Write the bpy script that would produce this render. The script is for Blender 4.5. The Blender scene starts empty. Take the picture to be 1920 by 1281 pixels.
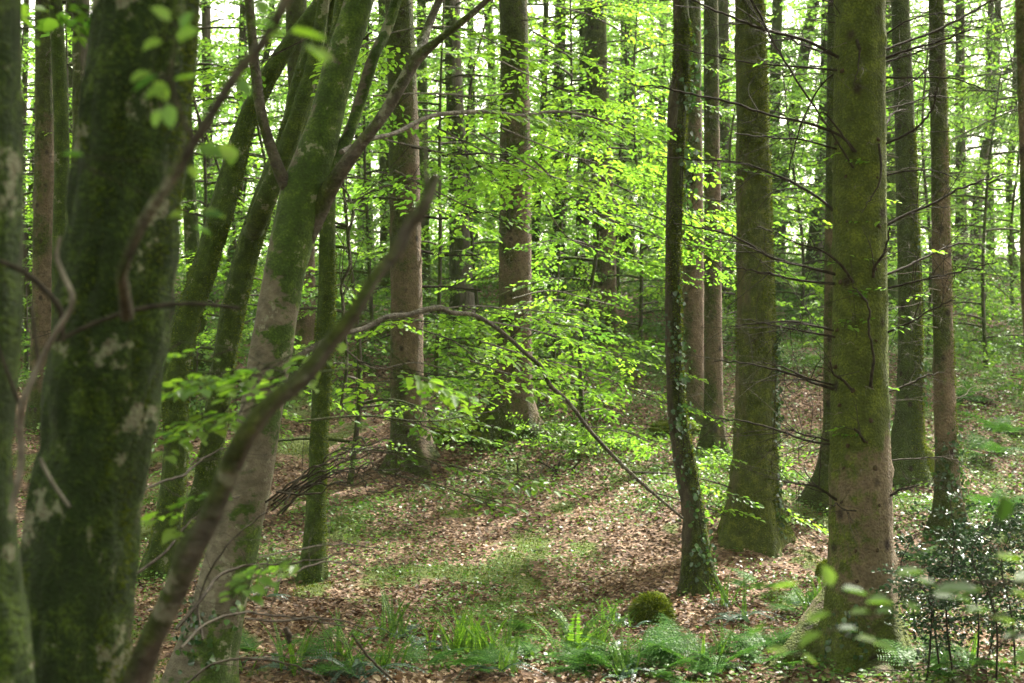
import bpy, math
import numpy as np
from mathutils import Vector
R = math.radians
# ------------------------------------------------------------------ camera, sky, sun, exposure
sc = bpy.context.scene
col = sc.collection
cd = bpy.data.cameras.new('camera'); cam = bpy.data.objects.new('camera', cd); col.objects.link(cam)
cd.lens = 50; cd.sensor_width = 36; cd.clip_start = .05; cd.clip_end = 2000
cam.location = (0, 0, 0); cam.rotation_euler = (R(90), 0, 0)
cd.dof.use_dof = True; cd.dof.focus_distance = 13.0; cd.dof.aperture_fstop = 2.6
sc.camera = cam
SUN_EL, SUN_AZ = 52, 38          # azimuth: degrees clockwise from +Y (view direction)
w = bpy.data.worlds.new('World'); sc.world = w; w.use_nodes = True
nt = w.node_tree; bg = nt.nodes['Background']
sky = nt.nodes.new('ShaderNodeTexSky'); sky.sky_type = 'NISHITA'; sky.sun_disc = False
sky.sun_elevation = R(SUN_EL); sky.sun_rotation = R(SUN_AZ); sky.dust_density = 3.0; sky.ozone_density = .6
hs = nt.nodes.new('ShaderNodeHueSaturation'); hs.inputs['Saturation'].default_value = .28; nt.links.new(sky.outputs[0], hs.inputs['Color'])   # thin bright cloud
mxs = nt.nodes.new('ShaderNodeMix'); mxs.data_type = 'RGBA'; mxs.blend_type = 'MULTIPLY'; mxs.inputs[0].default_value = 1; nt.links.new(hs.outputs[0], mxs.inputs[6]); mxs.inputs[7].default_value = (1.12, 1.0, .86, 1)
nt.links.new(mxs.outputs[2], bg.inputs[0]); bg.inputs[1].default_value = .15
sd = bpy.data.lights.new('sun', 'SUN'); sun = bpy.data.objects.new('sun', sd); col.objects.link(sun)
sd.energy = 4.2; sd.angle = R(2.5); sd.color = (1, .95, .86)
e, a = R(SUN_EL), R(SUN_AZ)
sdir = Vector((math.sin(a) * math.cos(e), math.cos(a) * math.cos(e), math.sin(e)))
sun.rotation_euler = sdir.to_track_quat('Z', 'Y').to_euler(); sun.location = sdir * 60
sc.view_settings.view_transform = 'Standard'; sc.view_settings.look = 'None'
sc.view_settings.exposure = 2.55; sc.view_settings.gamma = 1
cy = sc.cycles
cy.max_bounces = 8; cy.diffuse_bounces = 5; cy.transmission_bounces = 6; cy.glossy_bounces = 2
cy.caustics_reflective = False; cy.caustics_refractive = False; cy.sample_clamp_indirect = 6

# ------------------------------------------------------------------ numpy helpers
K = 36 / 50 / 1920                       # metres per photo pixel per metre of depth
def W(px, py, d): return np.array([(px - 960) * K * d, d, (640.5 - py) * K * d])
rng = np.random.default_rng(7)
def _h(i, j, k, s):
    n = (i * 374761393 + j * 668265263 + k * 2147483647 + s * 1274126177) & 0xffffffff
    n = ((n ^ (n >> 13)) * 1274126177) & 0xffffffff
    return ((n ^ (n >> 16)) & 0xffff) / 65535.0
def vn(x, y, z, s=0):
    x, y, z = np.broadcast_arrays(*[np.asarray(v, float) for v in (x, y, z)])
    i, j, k = [np.floor(v).astype(np.int64) for v in (x, y, z)]
    f = [v - np.floor(v) for v in (x, y, z)]; f = [t * t * (3 - 2 * t) for t in f]
    r = 0
    for a_ in (0, 1):
        for b_ in (0, 1):
            for c_ in (0, 1):
                r = r + _h(i + a_, j + b_, k + c_, s) * (f[0] if a_ else 1 - f[0]) * (f[1] if b_ else 1 - f[1]) * (f[2] if c_ else 1 - f[2])
    return r
def fbm(x, y, z=0, s=0, o=4):
    r = 0; a_ = .5
    for q in range(o):
        r = r + a_ * vn(x * 2 ** q + 11.3 * q, y * 2 ** q, z * 2 ** q, s + q); a_ *= .5
    return r / (1 - .5 ** o)
def unit(v): return v / np.maximum(np.linalg.norm(v, axis=-1, keepdims=True), 1e-9)

class MB:
    """collects vertices, faces and a per-vertex tint, then links ONE mesh object"""
    def __init__(s): s.v = []; s.f = {3: [], 4: []}; s.n = 0; s.t = []
    def add(s, v, f, tint=None):
        v = np.asarray(v, float).reshape(-1, 3); f = np.asarray(f, np.int64)
        s.v.append(v); s.f[f.shape[1]].append(f + s.n)
        s.t.append(np.zeros(len(v)) if tint is None else np.broadcast_to(tint, (len(v),)).astype(float)); s.n += len(v)
    def build(s, name, mat, parent=None, smooth=False):
        if s.n == 0: return None
        v = np.concatenate(s.v)
        if parent is not None: v = v - wloc(parent)
        me = bpy.data.meshes.new(name)
        me.vertices.add(len(v)); me.vertices.foreach_set('co', v.astype(np.float32).ravel())
        idx = []; st = []; tot = []; o = 0
        for k in (3, 4):
            if s.f[k]:
                F = np.concatenate(s.f[k]); idx.append(F.ravel())
                st.append(o + np.arange(len(F)) * k); tot.append(np.full(len(F), k)); o += F.size
        idx = np.concatenate(idx); st = np.concatenate(st); tot = np.concatenate(tot)
        me.loops.add(len(idx)); me.loops.foreach_set('vertex_index', idx.astype(np.int32))
        me.polygons.add(len(st)); me.polygons.foreach_set('loop_start', st.astype(np.int32)); me.polygons.foreach_set('loop_total', tot.astype(np.int32))
        if smooth: me.polygons.foreach_set('use_smooth', np.ones(len(st), bool))
        at = me.attributes.new('tint', 'FLOAT', 'POINT'); at.data.foreach_set('value', np.concatenate(s.t).astype(np.float32))
        me.update(calc_edges=True)
        me.materials.append(mat)
        ob = bpy.data.objects.new(name, me); col.objects.link(ob)
        if parent is not None: ob.parent = parent
        return ob
def wloc(o):
    l = np.array(o.location)
    return l + (wloc(o.parent) if o.parent else 0)
def tag(o, label=None, cat=None, group=None, kind=None):
    if label: o['label'] = label
    if cat: o['category'] = cat
    if group: o['group'] = group
    if kind: o['kind'] = kind
    return o
LABELS = {}
def thing(name, label, cat, loc, group=None):
    o = bpy.data.objects.new(name, None); col.objects.link(o); o.location = [float(q) for q in loc]
    o.empty_display_size = .2
    return tag(o, label, cat, group)

def spline(P, n):
    """smooth curve through the rows of P (chord-length Hermite), n samples evenly in index"""
    P = np.asarray(P, float)
    if len(P) == 2: t = np.linspace(0, 1, n)[:, None]; return P[0] * (1 - t) + P[1] * t
    h = np.maximum(np.linalg.norm(np.diff(P, axis=0), axis=1), 1e-6)[:, None]; d = np.diff(P, axis=0) / h
    mt = np.vstack([d[:1], (d[:-1] * h[1:] + d[1:] * h[:-1]) / (h[1:] + h[:-1]), d[-1:]])
    m = len(P) - 1; u = np.linspace(0, m - 1e-9, n); i = u.astype(int); t = (u - i)[:, None]; H_ = h[i]
    return (2 * t ** 3 - 3 * t ** 2 + 1) * P[i] + (t ** 3 - 2 * t ** 2 + t) * H_ * mt[i] + (3 * t ** 2 - 2 * t ** 3) * P[i + 1] + (t ** 3 - t ** 2) * H_ * mt[i + 1]
def grid_faces(nr, ns, off=0):
    i, j = np.meshgrid(np.arange(nr - 1), np.arange(ns), indexing='ij'); k = (j + 1) % ns
    return np.stack([i * ns + j, i * ns + k, (i + 1) * ns + k, (i + 1) * ns + j], -1).reshape(-1, 4) + off
def frames(C):
    T = unit(np.gradient(C, axis=0))
    ref = np.array([0., 1, 0]) if abs(T[:, 2]).mean() > .5 else np.array([0., 0, 1])
    U = unit(np.cross(ref, T)); V = np.cross(T, U); return T, U, V
def tube(mb, P, rad, seg=6, n=None, wob=0, seed=0, cap=True, tint=None, rfun=None):
    P = np.asarray(P, float); rad = np.asarray(rad, float)
    n = n or max(4, len(P) * 3)
    C = spline(P, n); r = np.interp(np.linspace(0, len(P) - 1, n), np.arange(len(P)), rad)
    T, U, V = frames(C); th = np.arange(seg) / seg * 2 * np.pi
    rr = np.repeat(r[:, None], seg, 1)
    if wob:
        rr = rr * (1 + wob * (2 * fbm(np.cos(th)[None] * 1.6 + C[:, :1] * 3, np.sin(th)[None] * 1.6 + C[:, 1:2] * 3, C[:, 2:3] * 3, seed, 3) - 1))
    if rfun is not None: rr = rfun(rr, C, th)
    v = C[:, None] + rr[..., None] * (np.cos(th)[None, :, None] * U[:, None] + np.sin(th)[None, :, None] * V[:, None])
    mb.add(v.reshape(-1, 3), grid_faces(n, seg), tint)
    if cap:
        for r_, fl in ((0, -1), (n - 1, 1)):
            ring = v[r_]; mb.add(np.vstack([ring, C[r_] + T[r_] * fl * r[r_] * .5]), [[j, (j + 1) % seg, seg] for j in range(seg)], tint)
    return C, r
def prisms(mb, A, B, ra, rb):
    """many thin three-sided twigs at once"""
    A = np.asarray(A); B = np.asarray(B); m = len(A)
    if not m: return
    T = unit(B - A); U = unit(np.cross(T, np.array([.13, .21, 1.]))); V = np.cross(T, U)
    ra = np.broadcast_to(ra, (m,))[:, None, None]; rb = np.broadcast_to(rb, (m,))[:, None, None]
    th = np.arange(3) / 3 * 2 * np.pi
    off = np.cos(th)[None, :, None] * U[:, None] + np.sin(th)[None, :, None] * V[:, None]
    v = np.concatenate([A[:, None] + off * ra, B[:, None] + off * rb], 1)
    b = np.arange(m)[:, None, None] * 6
    f = np.array([[0, 1, 4, 3], [1, 2, 5, 4], [2, 0, 3, 5]])[None] + b
    mb.add(v.reshape(-1, 3), f.reshape(-1, 4))
def leaves(mb, P, D, N, L, wr=.62, fine=True, tint=None, rs=rng):
    """ovate leaves: base point P, direction D, normal N, length L"""
    m = len(P)
    if not m: return
    D = unit(D); S = unit(np.cross(N, D)); N = np.cross(D, S)
    L = np.broadcast_to(L, (m,))[:, None]; w_ = L * wr * .5
    tint = rs.random(m) if tint is None else tint
    if fine:
        up = N * w_ * .25; dr = -N * L * .10
        v = np.stack([P, P + D * L * .32 + S * w_ + up, P + D * L * .72 + S * w_ * .78 + up + dr * .5, P + D * L + dr * 1.6,
                      P + D * L * .72 - S * w_ * .78 + up + dr * .5, P + D * L * .32 - S * w_ + up], 1)
        b = np.arange(m)[:, None, None] * 6
        f = np.array([[0, 1, 2, 3], [0, 3, 4, 5]])[None] + b
        mb.add(v.reshape(-1, 3), f.reshape(-1, 4), np.repeat(tint, 6))
    else:
        v = np.stack([P, P + D * L * .45 + S * w_, P + D * L, P + D * L * .45 - S * w_], 1)
        f = np.arange(m * 4).reshape(m, 4)
        mb.add(v.reshape(-1, 3), f, np.repeat(tint, 4))
def spray_leaves(mbL, mbT, O, D, L, nl, leaf, fine=True, rs=rng, width=.34, tilt=.22, twig=.0025, tb=None, droop=.12, ln_=.28):
    """flat beech sprays: origins O, directions D, lengths L; nl leaves each"""
    m = len(O)
    if not m: return
    O = np.asarray(O, float); D = unit(np.asarray(D, float)); L = np.broadcast_to(L, (m,)).astype(float)
    up = np.array([0, 0, 1.]) + rs.normal(0, tilt, (m, 3)); S = unit(np.cross(up, D)); Nn = np.cross(D, S)
    t = (np.arange(nl)[None] + rs.random((m, nl))) / nl
    side = np.where((np.arange(nl)[None] + rs.integers(0, 2, (m, 1))) % 2, 1., -1.)
    wmax = width * L[:, None] * (1 - .8 * t) * np.clip(t * 5, .25, 1)
    u = rs.random((m, nl)) ** .8 * wmax
    P = O[:, None] + D[:, None] * (t * L[:, None])[..., None] + S[:, None] * (side * u)[..., None] \
        - np.array([0, 0, 1.]) * (droop * L[:, None] * t ** 2 + .15 * u)[..., None] + rs.normal(0, .008, (m, nl, 3))
    ld = D[:, None] * .75 + S[:, None] * (side * (.55 + .3 * rs.random((m, nl))))[..., None] + rs.normal(0, .15, (m, nl, 3)) - np.array([0, 0, .15])
    ln = Nn[:, None] + rs.normal(0, ln_, (m, nl, 3))
    base = rs.random(m) if tb is None else np.broadcast_to(tb, (m,))
    tint = np.clip(base[:, None] * .6 + rs.random((m, nl)) * .4, 0, 1)
    leaves(mbL, P.reshape(-1, 3), ld.reshape(-1, 3), ln.reshape(-1, 3), (leaf * rs.uniform(.5, 1.2, (m, nl))).ravel(), fine=fine, tint=tint.ravel())
    if mbT is not None:
        M_ = O + D * L[:, None] * .5 - np.array([0, 0, 1.]) * (droop * L * .25)[:, None]
        E_ = O + D * L[:, None] - np.array([0, 0, 1.]) * (droop * L)[:, None]
        prisms(mbT, O, M_, twig, twig * .7); prisms(mbT, M_, E_, twig * .7, twig * .3)
        if fine:   # side twigs
            q = 4
            tt = (np.arange(q) + .6) / (q + 1)
            A = O[:, None] + D[:, None] * (tt * L[:, None])[..., None] - np.array([0, 0, 1.]) * (droop * L[:, None] * tt ** 2)[..., None]
            sg = np.array([1., -1, 1, -1])
            B = A + (D[:, None] * .6 + S[:, None] * sg[:, None]) * (width * L[:, None] * (1 - .8 * tt) * .9)[..., None]
            prisms(mbT, A.reshape(-1, 3), B.reshape(-1, 3), twig * .5, twig * .25)

# ------------------------------------------------------------------ materials
def mat_new(name):
    m = bpy.data.materials.new(name); m.use_nodes = True; t = m.node_tree; t.nodes.clear()
    o = t.nodes.new('ShaderNodeOutputMaterial')
    def nd(ty, **kw):
        n = t.nodes.new('ShaderNode' + ty)
        for k_, v_ in kw.items():
            if k_.startswith('i_'):
                k2 = k_[2:]; n.inputs[int(k2) if k2.isdigit() else k2].default_value = v_
            else: setattr(n, k_, v_)
        return n
    return m, t, nd, (lambda a_, b_: t.links.new(a_, b_)), o
def ramp(nd, stops, interp='LINEAR'):
    r = nd('ValToRGB'); r.color_ramp.interpolation = interp; el = r.color_ramp.elements
    while len(el) < len(stops): el.new(.5)
    for q, (p, c) in enumerate(stops):
        el[q].position = p; el[q].color = (*c, 1) if len(c) == 3 else c
    return r
def mixc(nd, lk, fac, a_, b_):
    n = nd('Mix', data_type='RGBA')
    for s, v in ((0, fac), (6, a_), (7, b_)):
        if hasattr(v, 'links') or hasattr(v, 'is_linked'): lk(v, n.inputs[s])
        else: n.inputs[s].default_value = v if s == 0 else (*v, 1)
    return n.outputs[2]
def mth(nd, lk, op, a_, b_=None, c_=None, clamp=False):
    n = nd('Math', operation=op, use_clamp=clamp)
    for s, v in enumerate((a_, b_, c_)):
        if v is None: continue
        if hasattr(v, 'is_linked'): lk(v, n.inputs[s])
        else: n.inputs[s].default_value = v
    return n.outputs[0]
def leaf_mat(name, stops, trans_mul=(1.6, 1.5, .5), trans=.5, gloss=.06, rough=.4):
    m, t, nd, lk, o = mat_new(name)
    at = nd('Attribute', attribute_name='tint'); r = ramp(nd, stops); lk(at.outputs['Fac'], r.inputs[0])
    df = nd('BsdfDiffuse'); lk(r.outputs[0], df.inputs[0])
    mu = nd('Mix', data_type='RGBA', blend_type='MULTIPLY'); mu.inputs[0].default_value = 1; lk(r.outputs[0], mu.inputs[6]); mu.inputs[7].default_value = (*trans_mul, 1)
    tr = nd('BsdfTranslucent'); lk(mu.outputs[2], tr.inputs[0])
    mx = nd('MixShader'); mx.inputs[0].default_value = trans; lk(df.outputs[0], mx.inputs[1]); lk(tr.outputs[0], mx.inputs[2])
    gl = nd('BsdfGlossy'); gl.inputs['Roughness'].default_value = rough; gl.inputs[0].default_value = (1, 1, 1, 1)
    m2 = nd('MixShader'); m2.inputs[0].default_value = gloss * .35; lk(mx.outputs[0], m2.inputs[1]); lk(gl.outputs[0], m2.inputs[2])
    lk(m2.outputs[0], o.inputs[0]); return m
def bark_mat(name, c1, c2, moss=.4, side=(-.6, -.3, 0), side_k=.35, lichen=.0, knots=0., flake=35, zs=.25, mcol=((.028, .044, .004), (.078, .105, .009)), bump=.5, top=0., hi=None, band=None, ms_=(.57, .78)):
    m, t, nd, lk, o = mat_new(name)
    tc = nd('TexCoord'); P = tc.outputs['Object']
    oi = nd('ObjectInfo')
    ad = nd('VectorMath', operation='ADD'); lk(P, ad.inputs[0])
    cm = nd('CombineXYZ'); rr = mth(nd, lk, 'MULTIPLY', oi.outputs['Random'], 37.); lk(rr, cm.inputs[2]); lk(rr, cm.inputs[0]); lk(cm.outputs[0], ad.inputs[1])
    Q = ad.outputs[0]
    mp = nd('Mapping'); lk(Q, mp.inputs[0]); mp.inputs['Scale'].default_value = (1, 1, zs)
    n1 = nd('TexNoise', i_Scale=14.); n1.inputs['Detail'].default_value = 6; n1.inputs['Roughness'].default_value = .65; lk(mp.outputs[0], n1.inputs[0])
    rb = ramp(nd, [(.3, c1), (.68, c2)]); lk(n1.outputs[0], rb.inputs[0]); c = rb.outputs[0]
    big = nd('TexNoise', i_Scale=1.3); big.inputs['Detail'].default_value = 5; lk(Q, big.inputs[0])
    vo = nd('TexVoronoi', i_Scale=float(flake)); lk(mp.outputs[0], vo.inputs[0])
    dk = mth(nd, lk, 'MULTIPLY_ADD', vo.outputs['Distance'], .6, .62, clamp=True)
    mu = nd('Mix', data_type='RGBA', blend_type='MULTIPLY'); mu.inputs[0].default_value = 1; lk(c, mu.inputs[6]); lk(dk, mu.inputs[7]); c = mu.outputs[2]
    # moss
    ge = nd('NewGeometry'); dt = nd('VectorMath', operation='DOT_PRODUCT'); lk(ge.outputs['Normal'], dt.inputs[0]); dt.inputs[1].default_value = side
    s1 = mth(nd, lk, 'MULTIPLY', dt.outputs['Value'], side_k)
    mn = nd('TexNoise', i_Scale=2.6); mn.inputs['Detail'].default_value = 8; mn.inputs['Roughness'].default_value = .68; lk(mp.outputs[0], mn.inputs[0])
    a1 = mth(nd, lk, 'ADD', mn.outputs[0], s1); a1 = mth(nd, lk, 'ADD', a1, moss - .5)
    bb = mth(nd, lk, 'MULTIPLY_ADD', big.outputs[0], .5, -.25); a1 = mth(nd, lk, 'ADD', a1, bb)
    sx = nd('SeparateXYZ'); lk(P, sx.inputs[0])
    lowz = mth(nd, lk, 'MULTIPLY_ADD', sx.outputs[2], -.35, .22, clamp=True)   # mossier foot
    a1 = mth(nd, lk, 'ADD', a1, lowz)
    if band: hb = mth(nd, lk, 'MULTIPLY_ADD', sx.outputs[2], band[1], -band[0] * band[1]); hb = mth(nd, lk, 'MINIMUM', mth(nd, lk, 'MAXIMUM', hb, -band[2]), band[3]); a1 = mth(nd, lk, 'ADD', a1, hb)
    if top:
        hz = mth(nd, lk, 'MULTIPLY_ADD', sx.outputs[2], .12, -top, clamp=True); hz = mth(nd, lk, 'MINIMUM', hz, .3); a1 = mth(nd, lk, 'ADD', a1, hz)
    a1 = mth(nd, lk, 'MULTIPLY_ADD', n1.outputs[0], .5, a1)
    mr = ramp(nd, [(ms_[0], (0, 0, 0)), (ms_[1], (.95, .95, .95))]); lk(a1, mr.inputs[0])
    fn = nd('TexNoise', i_Scale=75.); fn.inputs['Detail'].default_value = 4; lk(Q, fn.inputs[0])
    md = nd('TexNoise', i_Scale=9.); md.inputs['Detail'].default_value = 7; md.inputs['Roughness'].default_value = .7; lk(Q, md.inputs[0])
    ms = mth(nd, lk, 'MULTIPLY', fn.outputs[0], .4); ms = mth(nd, lk, 'MULTIPLY_ADD', md.outputs[0], .6, ms)
    mc0 = ramp(nd, [(.36, tuple(v * .55 for v in mcol[0])), (.5, mcol[0]), (.64, mcol[1])]); lk(ms, mc0.inputs[0])
    c = mixc(nd, lk, mr.outputs[0], c, mc0.outputs[0])
    if lichen:
        ln = nd('TexNoise', i_Scale=4.5); ln.inputs['Detail'].default_value = 5; ln.inputs['Roughness'].default_value = .7; lk(Q, ln.inputs[0])
        lm = ramp(nd, [(.655 - lichen * .12, (0, 0, 0)), (.685 - lichen * .12, (1, 1, 1))]); lk(ln.outputs[0], lm.inputs[0])
        lf = mth(nd, lk, 'MULTIPLY', lm.outputs[0], .8)
        lc = ramp(nd, [(.35, tuple(v * 1.1 for v in c2)), (.6, (.18, .19, .13))]); lk(fn.outputs[0], lc.inputs[0]); c = mixc(nd, lk, lf, c, lc.outputs[0])
    if knots:
        kv = nd('TexVoronoi', i_Scale=5.); mk = nd('Mapping'); lk(Q, mk.inputs[0]); mk.inputs['Scale'].default_value = (1, 1, .8); lk(mk.outputs[0], kv.inputs[0])
        kr = ramp(nd, [(.10, (1, 1, 1)), (.24, (0, 0, 0))]); lk(kv.outputs['Distance'], kr.inputs[0])
        kf = mth(nd, lk, 'MULTIPLY', kr.outputs[0], knots); c = mixc(nd, lk, kf, c, (.018, .012, .008))
    b = nd('BsdfPrincipled'); lk(c, b.inputs['Base Color']); b.inputs['Roughness'].default_value = .85; b.inputs['Specular IOR Level'].default_value = .25
    h1 = mth(nd, lk, 'MULTIPLY', vo.outputs['Distance'], .7); h2 = mth(nd, lk, 'ADD', h1, n1.outputs[0]); h3 = mth(nd, lk, 'MULTIPLY_ADD', fn.outputs[0], .8, h2); h3 = mth(nd, lk, 'MULTIPLY_ADD', mn.outputs[0], 1.5, h3)
    bp = nd('Bump', i_Strength=min(1., bump * 1.4), i_Distance=.03); lk(h3, bp.inputs['Height']); lk(bp.outputs[0], b.inputs['Normal'])
    lk(b.outputs[0], o.inputs[0]); return m
def plain_mat(name, c1, c2, scale=20., rough=.85, bump=.4):
    m, t, nd, lk, o = mat_new(name); tc = nd('TexCoord')
    n = nd('TexNoise', i_Scale=scale); n.inputs['Detail'].default_value = 5; lk(tc.outputs['Object'], n.inputs[0])
    r = ramp(nd, [(.3, c1), (.7, c2)]); lk(n.outputs[0], r.inputs[0])
    b = nd('BsdfPrincipled'); lk(r.outputs[0], b.inputs['Base Color']); b.inputs['Roughness'].default_value = rough; b.inputs['Specular IOR Level'].default_value = .08
    bp = nd('Bump', i_Strength=bump, i_Distance=.01); lk(n.outputs[0], bp.inputs['Height']); lk(bp.outputs[0], b.inputs['Normal'])
    lk(b.outputs[0], o.inputs[0]); return m
M = {}
M['beechleaf'] = leaf_mat('beech_leaf', [(0, (.036, .092, .022)), (.45, (.080, .168, .026)), (1, (.145, .245, .036))], trans_mul=(2.15, 2.15, 1.0), trans=.56, gloss=.06)
M['farleaf'] = leaf_mat('far_leaf', [(0, (.045, .105, .026)), (.5, (.085, .172, .036)), (1, (.140, .240, .050))], trans_mul=(2.1, 2.1, 1.2), trans=.55, gloss=.05)
M['darkleaf'] = leaf_mat('shrub_leaf', [(0, (.032, .075, .018)), (.6, (.055, .120, .026)), (1, (.090, .165, .034))], trans_mul=(1.6, 1.6, .7), trans=.42, gloss=.07)
M['holly'] = leaf_mat('holly_leaf', [(0, (.010, .030, .012)), (.7, (.022, .055, .020)), (1, (.045, .085, .028))], trans_mul=(1, 1.2, .6), trans=.12, gloss=.12, rough=.25)
M['ivy'] = leaf_mat('ivy_leaf', [(0, (.014, .045, .014)), (.7, (.035, .085, .022)), (1, (.07, .15, .035))], trans_mul=(1.2, 1.3, .5), trans=.25, gloss=.12, rough=.28)
M['fern'] = leaf_mat('fern_frond', [(0, (.040, .100, .014)), (.6, (.080, .165, .022)), (1, (.125, .220, .028))], trans_mul=(1.6, 1.7, .8), trans=.42, gloss=.04)
M['oldfern'] = leaf_mat('old_frond', [(0, (.030, .065, .040)), (1, (.075, .125, .085))], trans_mul=(1, 1.2, .8), trans=.25, gloss=.09, rough=.35)
M['bracken'] = leaf_mat('bracken_frond', [(0, (.030, .090, .020)), (1, (.075, .160, .032))], trans_mul=(1.3, 1.4, .8), trans=.4, gloss=.02)
M['litter'] = leaf_mat('litter_leaf', [(0, (.035, .020, .011)), (.35, (.090, .054, .030)), (.7, (.185, .122, .074)), (1, (.36, .28, .19))], trans_mul=(1.2, 1.1, .9), trans=.15, gloss=.05, rough=.45)
M['herb'] = leaf_mat('herb_leaf', [(0, (.030, .075, .016)), (.6, (.065, .140, .024)), (1, (.120, .200, .040))], trans_mul=(1.5, 1.5, .6), trans=.35, gloss=.06)
M['moss'] = leaf_mat('moss_strand', [(0, (.030, .050, .006)), (.6, (.075, .105, .010)), (1, (.130, .160, .018))], trans_mul=(1.2, 1.2, .5), trans=.3, gloss=.02)
M['needle'] = leaf_mat('spruce_needle', [(0, (.020, .045, .018)), (1, (.060, .105, .040))], trans_mul=(1, 1.1, .6), trans=.2, gloss=.05)
M['beech'] = bark_mat('beech_bark', (.070, .062, .040), (.155, .138, .098), moss=.355, lichen=.55, flake=8, zs=1.6, bump=.4, side_k=.25, side=(.5, -.3, 0), band=(2.6, .25, .10, .14), ms_=(.60, .67), mcol=((.026, .055, .004), (.080, .130, .010)))
M['beechmoss'] = bark_mat('mossy_beech_bark', (.06, .055, .035), (.12, .105, .07), moss=.74, ms_=(.58, .68), lichen=.35, flake=12, zs=.6, bump=.8, side_k=.15, mcol=((.030, .055, .005), (.085, .125, .010)))
M['foremoss'] = bark_mat('foreground_beech_bark', (.030, .027, .018), (.11, .095, .065), moss=.60, ms_=(.56, .66), lichen=.62, flake=10, zs=.55, bump=.6, side_k=.25, mcol=((.012, .028, .002), (.060, .100, .006)))
M['spruce'] = bark_mat('spruce_bark', (.075, .056, .034), (.180, .132, .084), moss=.34, knots=.85, flake=42, zs=.8, bump=.7, side_k=.2, top=.42)
M['sprucemoss'] = bark_mat('mossy_spruce_bark', (.085, .066, .042), (.18, .14, .09), moss=.54, knots=.9, flake=45, zs=.8, bump=.7, side_k=.25, top=.30, mcol=((.030, .050, .006), (.070, .100, .014)))
M['bigspruce'] = bark_mat('big_spruce_bark', (.085, .066, .040), (.185, .145, .092), moss=.55, knots=.9, flake=55, ms_=(.58, .70), zs=.9, bump=.45, side_k=.12, band=(1.85, .5, .26, .12), mcol=((.046, .066, .006), (.115, .150, .014)))
M['oakdark'] = bark_mat('dark_rugged_bark', (.030, .026, .016), (.085, .070, .042), moss=.50, flake=24, zs=.35, bump=1., side_k=.35, side=(.8, -.1, 0), mcol=((.022, .034, .004), (.075, .095, .010)))
M['oakmoss'] = bark_mat('rugged_mossy_bark', (.070, .060, .032), (.15, .125, .07), moss=.66, flake=28, zs=.35, bump=1., side_k=.3, side=(.8, -.1, 0), mcol=((.044, .060, .006), (.120, .142, .016)))
M['greybark'] = bark_mat('grey_bark', (.07, .062, .048), (.16, .14, .115), moss=.36, flake=25, zs=.25, bump=.8, lichen=.3)
M['dark'] = bark_mat('dark_trunk_bark', (.035, .03, .022), (.09, .075, .055), moss=.42, flake=18, zs=.4, bump=.7)
M['twig'] = plain_mat('dead_twig', (.013, .011, .008), (.042, .036, .025), 30.)
M['greytwig'] = plain_mat('grey_twig', (.07, .064, .05), (.17, .155, .125), 25.)
M['limb'] = bark_mat('limb_bark', (.038, .034, .024), (.125, .112, .084), moss=.30, lichen=.6, flake=18, zs=1., bump=.9)

# ------------------------------------------------------------------ terrain
_py = np.array([-30, 0, 3, 6, 8, 9, 10, 11, 12, 13, 14, 15, 16.5, 18, 20, 22, 24, 27, 30, 34, 38, 42, 46, 60, 90, 200, 900.])
_pz = np.array([-1.2, -1.65, -1.8, -2.05, -2.2, -2.27, -2.36, -2.45, -2.5, -2.55, -2.55, -2.5, -2.42, -2.25, -1.95, -1.62, -1.28, -.66, 0., .95, 1.75, 2.15, 2.25, 1.4, -1.2, -3, -6])
_fy = np.linspace(-30, 900, 18601); _fz = np.interp(_fy, _py, _pz)
_k = np.exp(-.5 * (np.arange(-30, 31) / 12.) ** 2); _fz = np.convolve(np.pad(_fz, 30, mode='edge'), _k / _k.sum(), 'valid')
MOUNDS = [(0.0, 23.2, .42, 1.2), (2.9, 17.4, .28, .8), (1.97, 15.0, .14, .5), (2.6, 10.9, .10, .7), (-1.6, 21.5, .18, .9), (5.6, 20.6, .3, .9), (5.3, 17.6, .2, .6), (3.95, 18.3, .35, .8), (.6, 20.4, .22, 1.0), (-3.5, 27, .5, 2.2), (6.5, 25, .4, 2.5)]
def ground_z(x, y):
    x = np.asarray(x, float); y = np.asarray(y, float)
    z = np.interp(y, _fy, _fz)
    far = np.clip((y - 8) / 20, 0, 1.5)
    z = z + (fbm(x * .16, y * .16, 0, 3, 3) - .5) * .9 * far + (fbm(x * .7, y * .7, 0, 9, 3) - .5) * .22 + (fbm(x * 3.2, y * 3.2, 0, 19, 3) - .5) * .07
    for mx_, my_, am, sg in MOUNDS: z = z + am * np.exp(-((x - mx_) ** 2 + (y - my_) ** 2) / (2 * sg * sg))
    return z
def hit(px, py, d0=6., d1=60.):
    d = np.linspace(d0, d1, 4000); z = (640.5 - py) * K * d; g = ground_z((px - 960) * K * d, d)
    i = np.argmax(z < g); d_ = d[i] if (z < g).any() else d1
    return np.array([(px - 960) * K * d_, d_, float(ground_z((px - 960) * K * d_, d_))])
def mossmask(x, y): return fbm(np.asarray(x) * 1.5, np.asarray(y) * 1.1, 0, 41, 5) + .06 * np.clip((np.abs(x - 3) - 1.5) / 3, -.4, 1)
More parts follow.
